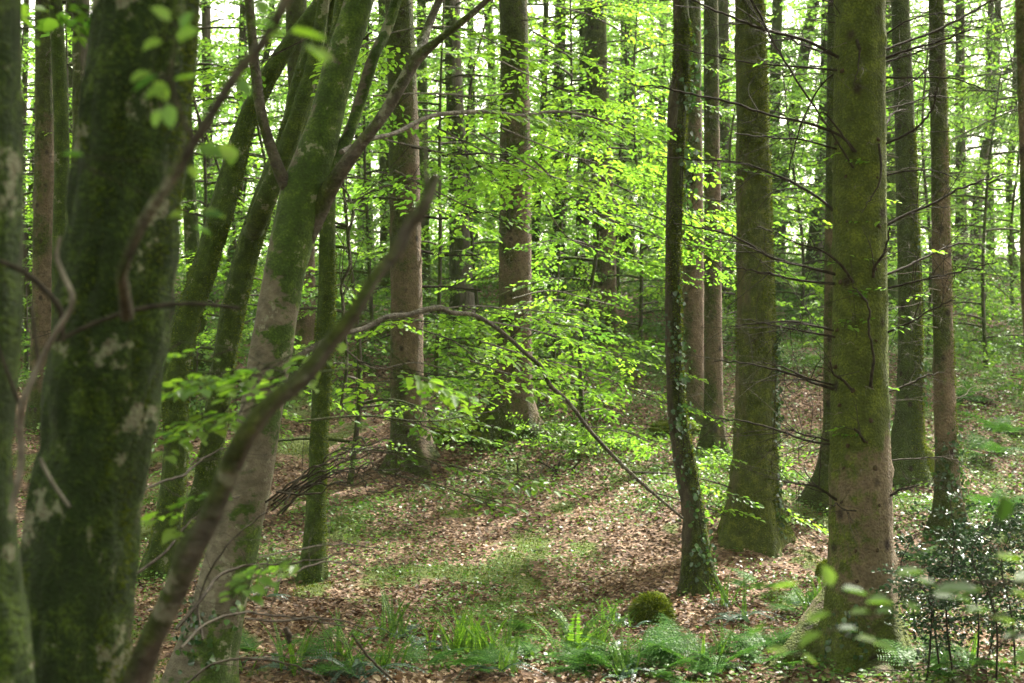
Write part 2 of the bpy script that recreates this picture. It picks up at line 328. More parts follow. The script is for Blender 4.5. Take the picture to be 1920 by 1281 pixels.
def build_ground():
    xs = np.concatenate([np.linspace(-150, -40, 12)[:-1], np.linspace(-40, -9, 63)[:-1], np.linspace(-9, 10, 300)[:-1], np.linspace(10, 40, 61)[:-1], np.linspace(40, 150, 12)])
    ys = np.concatenate([np.linspace(-60, -10, 10)[:-1], np.linspace(-10, 8, 60)[:-1], np.linspace(8, 28, 330)[:-1], np.linspace(28, 60, 120)[:-1], np.linspace(60, 260, 40)])
    X, Y = np.meshgrid(xs, ys); Z = ground_z(X, Y)
    ny, nx = X.shape; i, j = np.meshgrid(np.arange(ny - 1), np.arange(nx - 1), indexing='ij')
    f = np.stack([i * nx + j, i * nx + j + 1, (i + 1) * nx + j + 1, (i + 1) * nx + j], -1).reshape(-1, 4)
    mb = MB(); mb.add(np.stack([X, Y, Z], -1).reshape(-1, 3), f, mossmask(X, Y).ravel())
    m, t, nd, lk, o = mat_new('forest_floor')
    tc = nd('TexCoord'); P = tc.outputs['Object']
    v = nd('TexVoronoi', i_Scale=22.); lk(P, v.inputs[0])
    sp = nd('SeparateColor'); lk(v.outputs['Color'], sp.inputs[0])
    r = ramp(nd, [(0, (.030, .018, .010)), (.5, (.085, .050, .030)), (.85, (.15, .095, .06)), (1, (.24, .17, .12))]); lk(sp.outputs[0], r.inputs[0])
    n = nd('TexNoise', i_Scale=30.); n.inputs['Detail'].default_value = 6; lk(P, n.inputs[0])
    mr = ramp(nd, [(.3, (.022, .036, .006)), (.7, (.075, .095, .014))]); lk(n.outputs[0], mr.inputs[0])
    at = nd('Attribute', attribute_name='tint')
    n2 = nd('TexNoise', i_Scale=7.); n2.inputs['Detail'].default_value = 6; lk(P, n2.inputs[0])
    s = mth(nd, lk, 'MULTIPLY_ADD', n2.outputs[0], .45, at.outputs['Fac']); mk = ramp(nd, [(.83, (0, 0, 0)), (.90, (1, 1, 1))]); lk(s, mk.inputs[0])
    c = mixc(nd, lk, mk.outputs[0], r.outputs[0], mr.outputs[0])
    # open meadow beyond the wood
    sx = nd('SeparateXYZ'); lk(P, sx.inputs[0]); fy = mth(nd, lk, 'MULTIPLY_ADD', sx.outputs[1], .1, -4.8, clamp=True)
    c = mixc(nd, lk, fy, c, (.10, .18, .03))
    b = nd('BsdfPrincipled'); lk(c, b.inputs['Base Color']); b.inputs['Roughness'].default_value = .9; b.inputs['Specular IOR Level'].default_value = .2
    h = mth(nd, lk, 'ADD', v.outputs['Distance'], n.outputs[0]); bp = nd('Bump', i_Strength=.8, i_Distance=.03); lk(h, bp.inputs['Height']); lk(bp.outputs[0], b.inputs['Normal'])
    lk(b.outputs[0], o.inputs[0])
    g = mb.build('ground', m, smooth=True); tag(g, kind='structure')
build_ground()

# ------------------------------------------------------------------ trees
TREES = {}
def trunk_path(pts, depth, H, lean=0.):
    """pts: photo trace (px,py,width px) base to top -> world centre line and radii, ground to height H"""
    C = []; r = []
    z0 = (640.5 - pts[0][1]) * K * depth
    for p in pts:
        dd = p[3] if len(p) > 3 else 0
        d = depth + dd; q = W(p[0], p[1], d); q[1] += lean * (q[2] - z0); C.append(q); r.append(p[2] * .5 * K * d)
    C = np.array(C); r = np.array(r)
    g = float(ground_z(C[0, 0], C[0, 1]))
    if C[0, 2] > g - .1:
        dirn = (C[1] - C[0]) if len(C) > 1 else np.array([0, 0, 1.])
        k = (C[0, 2] - (g - .3)) / max(dirn[2], 1e-3); k = min(k, 3)
        b = C[0] - dirn * k * .6; b[2] = g - .3
        b[0] = C[0, 0] - dirn[0] * k * .5
        C = np.vstack([b, C]); r = np.concatenate([[r[0] * 1.06], r])
    if H and H > C[-1, 2] + .5:
        d = unit(C[-1] - C[-2]); z = C[-1, 2]; nadd = 4
        for q in range(1, nadd + 1):
            f = q / nadd; hz = (H - z) * f
            C = np.vstack([C, [C[-1][0] + d[0] / max(d[2], .4) * (H - z) / nadd * .5, C[-1][1] + d[1] / max(d[2], .4) * (H - z) / nadd * .4, z + hz]])
            r = np.append(r, r[-1] * (.80 if f < 1 else .45))
    return C, r
def trunk_mesh(C, r, seg=24, step=.12, flare=.5, fh=.3, lobes=5, wob=.07, seed=0, knots=0, rough=.02):
    g = float(ground_z(C[0, 0], C[0, 1])); L = np.linalg.norm(np.diff(C, axis=0), axis=1).sum()
    # resample evenly by arc length, coarser above the visible part
    s = np.concatenate([[0], np.cumsum(np.linalg.norm(np.diff(C, axis=0), axis=1))])
    fineC = spline(C, 600); fr = np.interp(np.linspace(0, len(C) - 1, 600), np.arange(len(C)), r)
    fs = np.concatenate([[0], np.cumsum(np.linalg.norm(np.diff(fineC, axis=0), axis=1))])
    n = int(min(220, max(12, fs[-1] / step))); u = np.linspace(0, 1, n) ** 1.15 * fs[-1]
    CC = np.stack([np.interp(u, fs, fineC[:, k]) for k in range(3)], 1); rr = np.interp(u, fs, fr)
    T, U, V = frames(CC); th = np.arange(seg) / seg * 2 * np.pi
    ph = rng.random() * 6.28; hz = np.clip(CC[:, 2] - g, -.3, 50)[:, None]
    lob = (.5 + .5 * np.cos(lobes * th[None] + ph + 1.2 * np.sin(th[None] + ph))) ** 1.5
    fl = 1 + flare * np.exp(-hz / fh) * (.35 + 1.1 * lob) + .10 * flare * np.exp(-hz / (fh * 4))
    sc_ = rr.mean()
    nz = fbm(np.cos(th)[None] * 1.7 + seed, np.sin(th)[None] * 1.7, CC[:, 2:3] * 1.4, seed, 3) - .5
    nf = fbm(np.cos(th)[None] * 6 + seed, np.sin(th)[None] * 6, CC[:, 2:3] * 9, seed + 5, 3) - .5
    rad = rr[:, None] * fl * (1 + 2 * wob * nz) + rough * 2 * nf * np.minimum(1, rr[:, None] * 5)
    if knots:
        for _ in range(knots):
            kz = rng.uniform(g + .3, max(g + 1, .26 * CC[0, 1])); kt = rng.uniform(0, 6.28)
            d2 = ((CC[:, 2:3] - kz) / .05) ** 2 + (((th[None] - kt + np.pi) % (2 * np.pi) - np.pi) / .22) ** 2
            rad = rad + .018 * np.exp(-d2)
    v = CC[:, None] + rad[..., None] * (np.cos(th)[None, :, None] * U[:, None] + np.sin(th)[None, :, None] * V[:, None])
    mb = MB(); mb.add(v.reshape(-1, 3), grid_faces(n, seg)); mb.add(np.vstack([v[-1], CC[-1] + T[-1] * rr[-1]]), [[j, (j + 1) % seg, seg] for j in range(seg)])
    return mb, CC, rr
def make_crown(CC, z0, z1, Rr, nl, zvis, leaf=.075, nper=26, spk=2.2, far=False, seed=0, slen=(.5, 1.0), rise=.1, coarse=True, low_az=None):
    """limbs around the stem centre line CC carrying flat leaf sprays; fine leaves below zvis, coarse above"""
    rs = np.random.default_rng(seed); mbL, mbT = MB(), MB(); O, D, L = [], [], []
    for q in range(nl):
        z = z0 + (z1 - z0) * ((q + rs.random()) / nl) ** 1.0
        c = np.array([np.interp(z, CC[:, 2], CC[:, k]) for k in range(2)] + [z])
        if low_az is not None and z < zvis: az = rs.uniform(*low_az)
        else: az = rs.random() * 6.283
        rl = Rr * rs.uniform(.55, 1.1) * (1 - .55 * max(0, (z - z0) / max(z1 - z0, 1) - .4))
        dr = np.array([math.cos(az), math.sin(az), 0]); t = np.linspace(0, 1, 6)
        bend = rs.normal(0, .12, 2)
        P = c + dr * (t * rl)[:, None] + np.stack([bend[0] * t ** 2 * rl, bend[1] * t ** 2 * rl, rl * (rise * 2.2 * t - (rise * 2.2 + rs.uniform(.0, .25)) * t ** 2)], 1)
        tube(mbT, P, np.linspace(.012 + .006 * rl, .004, 6), 4 if far else 5, 7 if far else 10, cap=False)
        ns = max(3, int(rl * spk)); tt = rs.uniform(.2, 1, ns); S = np.array([-dr[1], dr[0], 0])
        for u, s in zip(tt, rs.choice([-1, 1], ns)):
            p = np.array([np.interp(u, t, P[:, k]) for k in range(3)]); an = rs.uniform(.3, 1.2)
            O.append(p); D.append(dr * math.cos(an) + S * s * math.sin(an) + np.array([0, 0, rs.uniform(-.18, .1)])); L.append(rs.uniform(*slen))
    O, D, L = np.array(O), np.array(D), np.array(L); fine = O[:, 2] < zvis
    spray_leaves(mbL, mbT, O[fine], D[fine], L[fine], nper, leaf, fine=not far, rs=rs, twig=.003, tilt=.3 if not far else .45, ln_=.45 if not far else .8, droop=.18)
    if coarse and (~fine).any():
        k2 = 1 if far else 2
        O2 = np.repeat(O[~fine], k2, 0) + rs.normal(0, .35, ((~fine).sum() * k2, 3)); D2 = np.repeat(D[~fine], k2, 0) + rs.normal(0, .4, O2.shape)
        spray_leaves(mbL, None, O2, D2, np.repeat(L[~fine], k2) * 1.5, 12, .22, fine=False, rs=rs, width=.5, tilt=.35)
    return mbL, mbT
def tree(key, pts, depth, mat, name, label, cat='tree', group=None, H=16, seg=24, flare=.4, fh=.28, lean=0, crown=None, knots=0, wob=.05, rough=.015, step=.12, leafm=None, **ck):
    C, r = trunk_path(pts, depth, H, lean)
    g = float(ground_z(C[0, 0], C[0, 1]))
    th = thing(name, label, cat, (C[0, 0], C[0, 1], g), group)
    sd_ = sum(map(ord, key)) % 997
    mb, CC, rr = trunk_mesh(C, r, seg, step, flare, fh, 4 + sd_ % 3, wob, sd_, knots, rough)
    mb.build('trunk', M[mat], th, smooth=True)
    TREES[key] = dict(th=th, C=CC, r=rr, depth=depth, mat=mat, g=g)
    if crown:
        z0, z1, Rr, nl = crown; ck.setdefault('seed', sd_)
        ck.setdefault('zvis', .28 * (depth + Rr) + 1.4)
        mbL, mbT = make_crown(CC, z0, z1, Rr, nl, **ck)
        cr = mbL.build('crown', M[leafm or 'beechleaf'], th)
        mbT.build('branches', M['dark'], th)
    return th
def dead_twigs(key, n, lr=(.3, .9), zr=None, rad=.006, az=None, sub=4, mat='twig', droop=.1, seed=1, name='dead_branch'):
    """bare snapped branches, each its own part"""
    T_ = TREES[key]; rs = np.random.default_rng(seed); C, r = T_['C'], T_['r']
    z0, z1 = zr or (T_['g'] + .8, .27 * T_['depth'])
    for q in range(n):
        z = rs.uniform(z0, z1); c = np.array([np.interp(z, C[:, 2], C[:, k]) for k in range(2)] + [z]); rr = np.interp(z, C[:, 2], r)
        a_ = rs.choice([0, np.pi]) + rs.normal(0, .8) if az is None else rs.uniform(*az)
        L = rs.uniform(*lr); dr = np.array([math.cos(a_), math.sin(a_), 0]); t = np.linspace(0, 1, 5)
        P = c + dr * (rr * .8 + t * L)[:, None] + np.stack([rs.normal(0, .05, 5) * t * L, rs.normal(0, .05, 5) * t * L, rs.normal(0, .04, 5) * t * L + L * (rs.uniform(-.15, .25) * t - rs.uniform(0, 2) * droop * t ** 2)], 1)
        mb = MB(); R0 = rad * rs.uniform(.6, 1.3) * (.6 + L); tube(mb, P, np.linspace(R0, R0 * .25, 5), 5, 12)
        for s in range(rs.integers(1, sub + 1)):
            u = rs.uniform(.3, .95); p = np.array([np.interp(u, t, P[:, k]) for k in range(3)]); d2 = unit(dr * rs.uniform(.2, 1) + rs.normal(0, .6, 3)); l2 = L * rs.uniform(.15, .4)
            tube(mb, [p, p + d2 * l2 * .5, p + d2 * l2 + [0, 0, -.1 * l2]], [R0 * .4, R0 * .3, R0 * .15], 4, 5, cap=False)
        mb.build(name, M[mat], T_['th'], smooth=True)
def px_branch(key, path, mat='twig', name='dead_branch', d0=None, d1=None, sub=5, seed=3, seg=6, wob=.15, sl=(.1, .45), subr=.4, jit=.005):
    """a branch traced from the photo: path of (px,py,width); depth runs d0 -> d1"""
    T_ = TREES[key]; rs = np.random.default_rng(abs(seed + int(path[0][0] + path[0][1]))); d0 = d0 or T_['depth']; d1 = d0 if d1 is None else d1
    m = len(path); ds = np.linspace(d0, d1, m)
    P = np.array([W(p[0], p[1], d) for p, d in zip(path, ds)]); r = np.array([p[2] * .4 * K * d for p, d in zip(path, ds)])
    n = max(10, m * 5); C = spline(P, n); C = C + rs.normal(0, jit, C.shape) * np.linspace(0, 1, n)[:, None]
    rr = np.interp(np.linspace(0, m - 1, n), np.arange(m), r); mb = MB(); tube(mb, C, rr, seg, n * 2, wob=wob, seed=abs(int(path[0][0])))
    for q in range(sub):
        i = rs.integers(n // 5, n - 1); d = unit(unit(C[min(i + 1, n - 1)] - C[i]) * rs.uniform(.4, 1.2) + rs.normal(0, .55, 3)); l = rs.uniform(*sl)
        k1 = C[i] + d * l * .5 + rs.normal(0, .02, 3); k2 = C[i] + d * l + rs.normal(0, .04, 3) - [0, 0, .05 * l]
        r0 = max(rr[i] * subr, .0015); tube(mb, [C[i], k1, k2], [r0, r0 * .7, r0 * .3], 4, 7, cap=False)
        if l > .2: tube(mb, [k1, k1 + unit(d + rs.normal(0, .6, 3)) * l * .4], [r0 * .5, r0 * .2], 4, 4, cap=False)
    return mb.build(name, M[mat], T_['th'], smooth=True), C

# ---- the trunks one can single out (traced in photo pixels; base depth follows from the ground)
def D_(px, py): return float(hit(px, py)[1])
tree('F1', [(-30, 1500, 190), (-20, 1281, 160), (-35, 1000, 122), (-40, 850, 116), (-38, 600, 150), (-32, 300, 142), (-30, 0, 130)], 4.0, 'foremoss', 'beech_tree', 'blurred mossy beech trunk cut off by the left edge of the photo, nearest the camera', seg=40, crown=(5, 14, 3.5, 26), H=15, step=.06, flare=.2)
tree('F2', [(140, 1500, 240), (142, 1281, 200), (138, 1150, 206), (145, 1030, 208), (158, 930, 200), (178, 850, 196), (196, 720, 200), (215, 580, 205), (232, 420, 204), (248, 280, 200), (262, 140, 196), (276, 0, 194)], 4.6, 'foremoss', 'beech_tree', 'widest and darkest trunk, a moss-covered beech blurred in the left foreground', seg=48, crown=(5, 15, 4, 34), H=16, step=.05, flare=.2, wob=.12, rough=.035)
tree('B', [(372, 1330, 112), (388, 1230, 102), (412, 1130, 94), (440, 1020, 88), (466, 900, 84), (488, 780, 78), (508, 660, 78), (532, 520, 76), (555, 420, 82), (572, 350, 84), (592, 290, 74), (612, 220, 62), (635, 130, 58), (662, 40, 56), (690, -60, 52)], 9.0, 'beech', 'beech_tree', 'smooth pale grey leaning beech that forks into several stems, left of centre', seg=36, crown=(4.5, 13, 3.6, 30), H=13, step=.06, wob=.05, rough=.012)
tree('L1', [(298, 1090, 56), (318, 960, 46), (330, 840, 44), (328, 720, 50), (345, 620, 50), (378, 520, 46), (408, 420, 46), (432, 335, 44), (455, 250, 38), (492, 165, 34), (540, 85, 30), (592, 20, 28)], D_(298, 1085), 'beechmoss', 'beech_tree', 'mossy trunk bending sharply to the right, just right of the big blurred trunk', H=12, crown=(4.8, 12, 3.4, 26), wob=.09, rough=.03, seg=30, step=.08)
tree('L2', [(345, 1030, 44), (372, 950, 42), (395, 850, 42), (413, 720, 44), (440, 570, 46), (474, 440, 44), (505, 350, 44), (540, 270, 46), (570, 160, 48), (600, 50, 44), (618, -40, 42)], D_(345, 1030) - .5, 'beechmoss', 'beech_tree', 'mossy leaning trunk between the bent mossy trunk and the pale forked beech', H=13, crown=(5, 12.5, 3.4, 26), wob=.1, rough=.03, seg=30, step=.08)
tree('S590', [(584, 1088, 46), (590, 1000, 38), (594, 900, 33), (599, 800, 33), (606, 680, 34), (612, 560, 33), (614, 430, 30), (617, 300, 26), (622, 150, 24), (626, 0, 22)], D_(584, 1088), 'beechmoss', 'beech_tree', 'slender upright mossy trunk growing right of the pale forked beech', H=13, crown=(4.5, 12, 2.8, 22), wob=.08, rough=.02)
tree('S770', [(768, 862, 74), (766, 790, 64), (763, 700, 61), (762, 560, 60), (760, 400, 58), (757, 250, 56), (752, 100, 54), (748, 0, 52)], D_(768, 858), 'spruce', 'spruce_tree', 'reddish spruce trunk behind the broken slanting limb, left of the arching branch top', H=19, crown=(7, 18, 2.8, 30), knots=26, leafm='needle')
tree('S965', [(962, 800, 88), (963, 740, 70), (965, 640, 63), (966, 500, 60), (966, 300, 57), (964, 100, 54), (962, 0, 52)], D_(962, 800), 'spruce', 'spruce_tree', 'straight brown spruce trunk at the centre, standing on a mossy mound', H=20, crown=(7.5, 19, 3, 30), knots=30, flare=0.55, fh=.35, leafm='needle')
tree('G865', [(868, 640, 52), (866, 560, 46), (864, 480, 42), (858, 300, 35), (851, 150, 32), (847, 0, 30)], D_(868, 640), 'greybark', 'spruce_tree', 'grey flaky trunk between the two brown spruces left of centre', H=18, crown=(4, 17, 2.8, 26))
tree('S1130', [(1135, 640, 54), (1134, 560, 44), (1132, 420, 42), (1125, 260, 41), (1118, 120, 42), (1116, 0, 42)], D_(1135, 636), 'spruce', 'spruce_tree', 'brown spruce trunk behind the brightest green beech leaves, right of centre', H=19, crown=(8, 18, 3, 26), knots=20, leafm='needle')
tree('S1300', [(1300, 800, 56), (1299, 720, 47), (1298, 600, 44), (1299, 450, 40), (1300, 300, 34), (1300, 100, 30), (1300, 0, 28)], D_(1300, 790), 'spruce', 'spruce_tree', 'reddish spruce trunk directly behind and right of the thin crooked mossy tree', H=18, crown=(7.5, 17, 2.6, 12), knots=20, leafm='needle')
tree('S1336', [(1338, 850, 44), (1338, 780, 36), (1337, 600, 33), (1336, 400, 31), (1334, 200, 29), (1333, 0, 27)], D_(1338, 848), 'spruce', 'spruce_tree', 'slim straight spruce trunk immediately left of the broad mossy ivy-clad trunk', H=17, crown=(7, 16, 2.2, 10), knots=30, leafm='needle')
tree('M1270', [(1312, 1115, 62), (1306, 1040, 46), (1299, 960, 40), (1286, 880, 39), (1271, 790, 35), (1264, 700, 30), (1262, 600, 30), (1262, 480, 28), (1265, 350, 29), (1268, 260, 34), (1270, 200, 36), (1277, 140, 32), (1279, 60, 29), (1275, -20, 27)], D_(1312, 1112), 'oakdark', 'oak_sapling', 'thin dark crooked mossy trunk with sprigs of ivy, right of centre', H=9, crown=(4.2, 9, 2.2, 14), wob=.10, rough=.03, seg=28, step=.07)
tree('M1418', [(1410, 1005, 118), (1412, 940, 94), (1415, 850, 80), (1418, 700, 74), (1415, 500, 67), (1413, 350, 63), (1410, 200, 59), (1405, 0, 53)], D_(1410, 1000), 'oakmoss', 'spruce_tree', 'broad trunk clad in yellow-green moss with ivy up its right edge', H=19, crown=(7, 18, 3, 12), flare=0.22, fh=.4, wob=.05, rough=.03, seg=40, step=.08, leafm='needle')
tree('S1552', [(1540, 950, 66), (1552, 890, 44), (1560, 820, 36), (1562, 700, 36), (1563, 500, 34), (1565, 200, 30), (1566, 0, 28)], D_(1538, 945), 'spruce', 'spruce_tree', 'brown spruce trunk mostly hidden behind the left side of the large green trunk', H=17, crown=(7.5, 16, 2.4, 10), flare=0.3, knots=16, leafm='needle')
tree('S1612', [(1616, 1245, 150), (1616, 1150, 124), (1615, 1050, 118), (1614, 950, 113), (1613, 850, 108), (1612, 700, 104), (1612, 500, 100), (1612, 300, 97), (1612, 150, 95), (1613, 0, 92)], D_(1617, 1240), 'bigspruce', 'spruce_tree', 'large green-barked spruce trunk with many bare dead branches, right foreground', H=20, crown=(6, 19, 3.4, 34), flare=0.4, fh=.26, knots=60, wob=.035, rough=.01, seg=64, step=.05, leafm='needle')
tree('S1700', [(1696, 895, 86), (1701, 830, 58), (1705, 740, 47), (1706, 600, 43), (1701, 400, 39), (1695, 200, 36), (1688, 0, 33)], D_(1696, 890), 'sprucemoss', 'spruce_tree', 'spruce trunk with flared mossy foot, just right of the large green trunk', H=18, crown=(7, 17, 2.6, 10), flare=0.2, fh=.3, knots=20, leafm='needle')
tree('S1770', [(1780, 1002, 58), (1777, 930, 46), (1774, 850, 40), (1768, 600, 36), (1764, 400, 34), (1760, 200, 31), (1755, 0, 28)], D_(1779, 1000), 'spruce', 'spruce_tree', 'slim brown spruce trunk with ivy at its foot, second right of the large green trunk', H=17, crown=(7, 16, 2.4, 10), flare=.5, knots=34, leafm='needle')
tree('E1925', [(1990, 1100, 60), (1960, 800, 50), (1941, 600, 46), (1936, 300, 46), (1928, 0, 46)], 7.5, 'spruce', 'spruce_tree', 'brown trunk only half seen at the right edge of the photo', H=15, crown=(6, 14, 2.5, 18), leafm='needle')
tree('S82', [(80, 700, 46), (81, 560, 40), (82, 400, 38), (84, 200, 36), (84, 0, 34)], 23, 'spruce', 'spruce_tree', 'straight brown spruce trunk with bare twigs seen in the gap at the far left', H=18, crown=(6.5, 17, 2.6, 24), knots=30, leafm='needle')
tree('M112', [(116, 960, 34), (112, 640, 30), (113, 450, 29), (116, 300, 28), (112, 150, 27), (105, 20, 25)], 16, 'beechmoss', 'beech_tree', 'dark green mossy trunk immediately right of the brown spruce in the far left gap', H=12, crown=(4.2, 11, 2.5, 18))
tree('G152', [(150, 720, 36), (152, 420, 34), (153, 200, 33), (152, 0, 31)], 20, 'greybark', 'spruce_tree', 'rough grey trunk peeping out along the left side of the widest blurred trunk', H=17, crown=(7, 16, 2.5, 20), rough=.03)
tree('B368', [(372, 705, 40), (370, 600, 33), (360, 450, 28), (352, 330, 26), (345, 150, 24), (340, 0, 24)], D_(372, 700), 'beechmoss', 'beech_tree', 'dark trunk standing behind the bent mossy trunk, seen through its lean', H=15, crown=(2.5, 14, 3, 30))
tree('S566', [(566, 725, 44), (570, 640, 40), (572, 520, 37), (566, 300, 38), (558, 120, 40), (555, 0, 40)], D_(566, 720), 'spruce', 'spruce_tree', 'reddish spruce trunk half hidden behind the pale forked beech', H=18, crown=(7, 17, 2.6, 24), knots=16, leafm='needle')

# far trunks between, each a tree of its own: (label, path, depth, bark, crown radius)
FAR = [
 ('thin dark trunk behind bare twigs at the far left edge gap', [(44, 560, 13), (42, 300, 12), (48, 100, 11)], 30),
 ('thin leaning trunk right beside the thin trunk in the far left gap', [(58, 560, 15), (57, 420, 15), (66, 250, 13), (74, 100, 12)], 32),
 ('pale brown trunk glimpsed between the dark mossy and rough grey trunks at far left', [(134, 600, 18), (133, 300, 17), (132, 0, 16)], 31),
 ('trunk in the bright gap left of the upper bent mossy stem', [(392, 560, 20), (390, 300, 19), (388, 100, 18), (386, 0, 17)], 34),
 ('dark trunk behind the two leaning mossy trunks', [(452, 520, 20), (448, 300, 18), (455, 100, 17)], 36),
 ('slanting dark trunk between the forked beech and the bent mossy trunk', [(430, 510, 16), (448, 400, 15), (470, 250, 14), (500, 100, 13)], 38),
 ('thick dark trunk left of the reddish brown spruce, beyond the slanting limb', [(689, 535, 26), (690, 400, 19), (686, 250, 17), (684, 0, 16)], 38),
 ('thin dark trunk left of its thicker dark neighbour, beyond the slanting limb', [(676, 520, 13), (677, 400, 12), (668, 200, 11)], 40),
 ('dark trunk close behind the left edge of the reddish brown spruce', [(727, 520, 28), (725, 380, 26), (722, 200, 24), (720, 0, 22)], 34),
 ('brown trunk close behind the right edge of the reddish brown spruce', [(797, 610, 22), (796, 450, 20), (793, 250, 19), (790, 0, 18)], 30),
 ('slim trunk just right of the grey flaky trunk', [(890, 540, 17), (886, 350, 15), (884, 150, 14), (882, 0, 13)], 38),
 ('slim dark trunk left of the central spruce', [(922, 520, 16), (918, 300, 18), (922, 150, 16), (915, 0, 15)], 41),
 ('slim dark trunk hugging the right side of the central spruce', [(1003, 560, 17), (1006, 400, 16), (1016, 260, 14), (1022, 100, 12)], 33),
 ('dark ivy-green trunk between the central spruce and the brightest leaves', [(1046, 560, 30), (1047, 420, 24), (1046, 250, 23), (1050, 60, 22)], 34),
 ('leaning grey stem crossing behind the leaves right of the central spruce', [(1050, 520, 15), (1060, 330, 14), (1088, 180, 13), (1120, 30, 12), (1136, -20, 11)], 36),
 ('green trunk immediately left of the brown spruce behind the brightest leaves', [(1089, 560, 26), (1092, 420, 25), (1096, 200, 22), (1096, 0, 20)], 33),
 ('thick dark trunk with flared foot on the crest, right of centre', [(1174, 520, 52), (1172, 470, 38), (1172, 300, 34), (1178, 100, 30), (1176, 0, 28)], 39),
 ('dark trunk on the bright crest, left of the crooked mossy tree', [(1229, 515, 28), (1233, 430, 19), (1240, 250, 15), (1242, 100, 14)], 42),
 ('leaning thin trunk against the white gap left of the crooked mossy tree', [(1205, 510, 14), (1210, 380, 12), (1216, 220, 12), (1243, 80, 11)], 45),
 ('thin stem nearest the white gap, left of the dark crest trunk', [(1218, 512, 9), (1220, 400, 8), (1222, 200, 8)], 46),
 ('green trunk between the slim spruce and the broad mossy trunk', [(1362, 700, 26), (1360, 520, 22), (1358, 250, 22), (1356, 0, 20)], 32),
 ('straight green trunk just right of the broad mossy trunk', [(1452, 560, 28), (1450, 350, 24), (1453, 150, 21), (1458, 0, 19)], 34),
 ('leaning dark trunk rising to the sky gap right of the broad mossy trunk', [(1455, 520, 30), (1466, 360, 24), (1490, 200, 22), (1512, 80, 22), (1530, -20, 20)], 37),
 ('dark shiny trunk left of the large green trunk, standing on the crest', [(1518, 585, 42), (1524, 500, 30), (1540, 340, 26), (1548, 150, 22), (1550, 0, 20)], 35),
 ('short dark leaning trunk wedged against the left side of the large green trunk', [(1532, 560, 26), (1540, 480, 22), (1552, 380, 20), (1562, 250, 18)], 38),
 ('pale brown trunk showing between the large green trunk and the flared spruce', [(1672, 640, 30), (1670, 450, 26), (1668, 200, 24), (1662, 0, 22)], 31),
 ('dark ivy-covered trunk right of the slim brown spruce on the right', [(1803, 540, 30), (1802, 400, 20), (1800, 200, 18), (1800, 0, 17)], 36),
 ('leafy trunk with a dense dark foot, right part of the wood', [(1832, 545, 28), (1830, 430, 20), (1838, 330, 17), (1862, 200, 14), (1870, 50, 13)], 39),
 ('greenish slim trunk in the bright far right wood', [(1856, 520, 16), (1857, 400, 15), (1852, 200, 13), (1858, 0, 12)], 43),
 ('bent dark trunk standing alone in the far right brightness', [(1903, 530, 15), (1896, 460, 13), (1892, 380, 12), (1902, 200, 12), (1906, 50, 10)], 41),
]
for q, (lab, pts, d) in enumerate(FAR):
    d = max(d, 0); base = pts[0]
    H = rng.uniform(13, 17)
    # clear of the central white gap: crowns keep to their own stems
    tree('far%d' % q, [(p[0], p[1], p[2]) for p in pts], d, ['dark', 'beechmoss', 'dark', 'greybark'][q % 4], 'forest_tree', lab, H=H, seg=14, step=.3, flare=.5, fh=.4,
         crown=(float(ground_z((base[0] - 960) * K * d, d)) + 1.2, H, rng.uniform(2.8, 4.2), 46), far=True, coarse=False, leafm='farleaf', nper=34, leaf=.10, spk=3.2, slen=(.6, 1.2), wob=.08, rough=.03, group='slim trees of the far wood')
#PART2
# ------------------------------------------------------------------ the wood beyond and the trees out of frame that shade the hollow
def far_wood():
    rs = np.random.default_rng(5); mb = MB(); m = 12500
    x = rs.uniform(-75, 85, m); y = rs.uniform(66, 100, m); top = 10 + 21 * vn(x * .09, y * .05, 0, 77) + rs.normal(0, 1, m)
    gz = ground_z(x, y); z = gz + rs.random(m) ** .9 * top
    keep = vn(x * .35, z * .35, y * .1, 12) > np.where(x < 4, .16, .24) + .16 * np.exp(-((x / y - .21) / .05) ** 2 - ((z - 12) / 9) ** 2); x, y, z = x[keep], y[keep], z[keep]; m = len(x)
    c = np.stack([x, y, z], 1); q = 26
    P = c[:, None] + rs.normal(0, 1, (m, q, 3)) * np.array([1.0, .9, .55])
    tint = np.clip(np.repeat(rs.random(m), q) * .6 + .4 * rs.random(m * q), 0, 1)
    leaves(mb, P.reshape(-1, 3), rs.normal(0, 1, (m * q, 3)), rs.normal(0, 1, (m * q, 3)) + [0, 0, .5], rs.uniform(.2, .38, m * q), fine=False, tint=tint, rs=rs)
    o = mb.build('distant_woodland', M['farleaf']); tag(o, kind='stuff')
far_wood()
rs0 = np.random.default_rng(21)
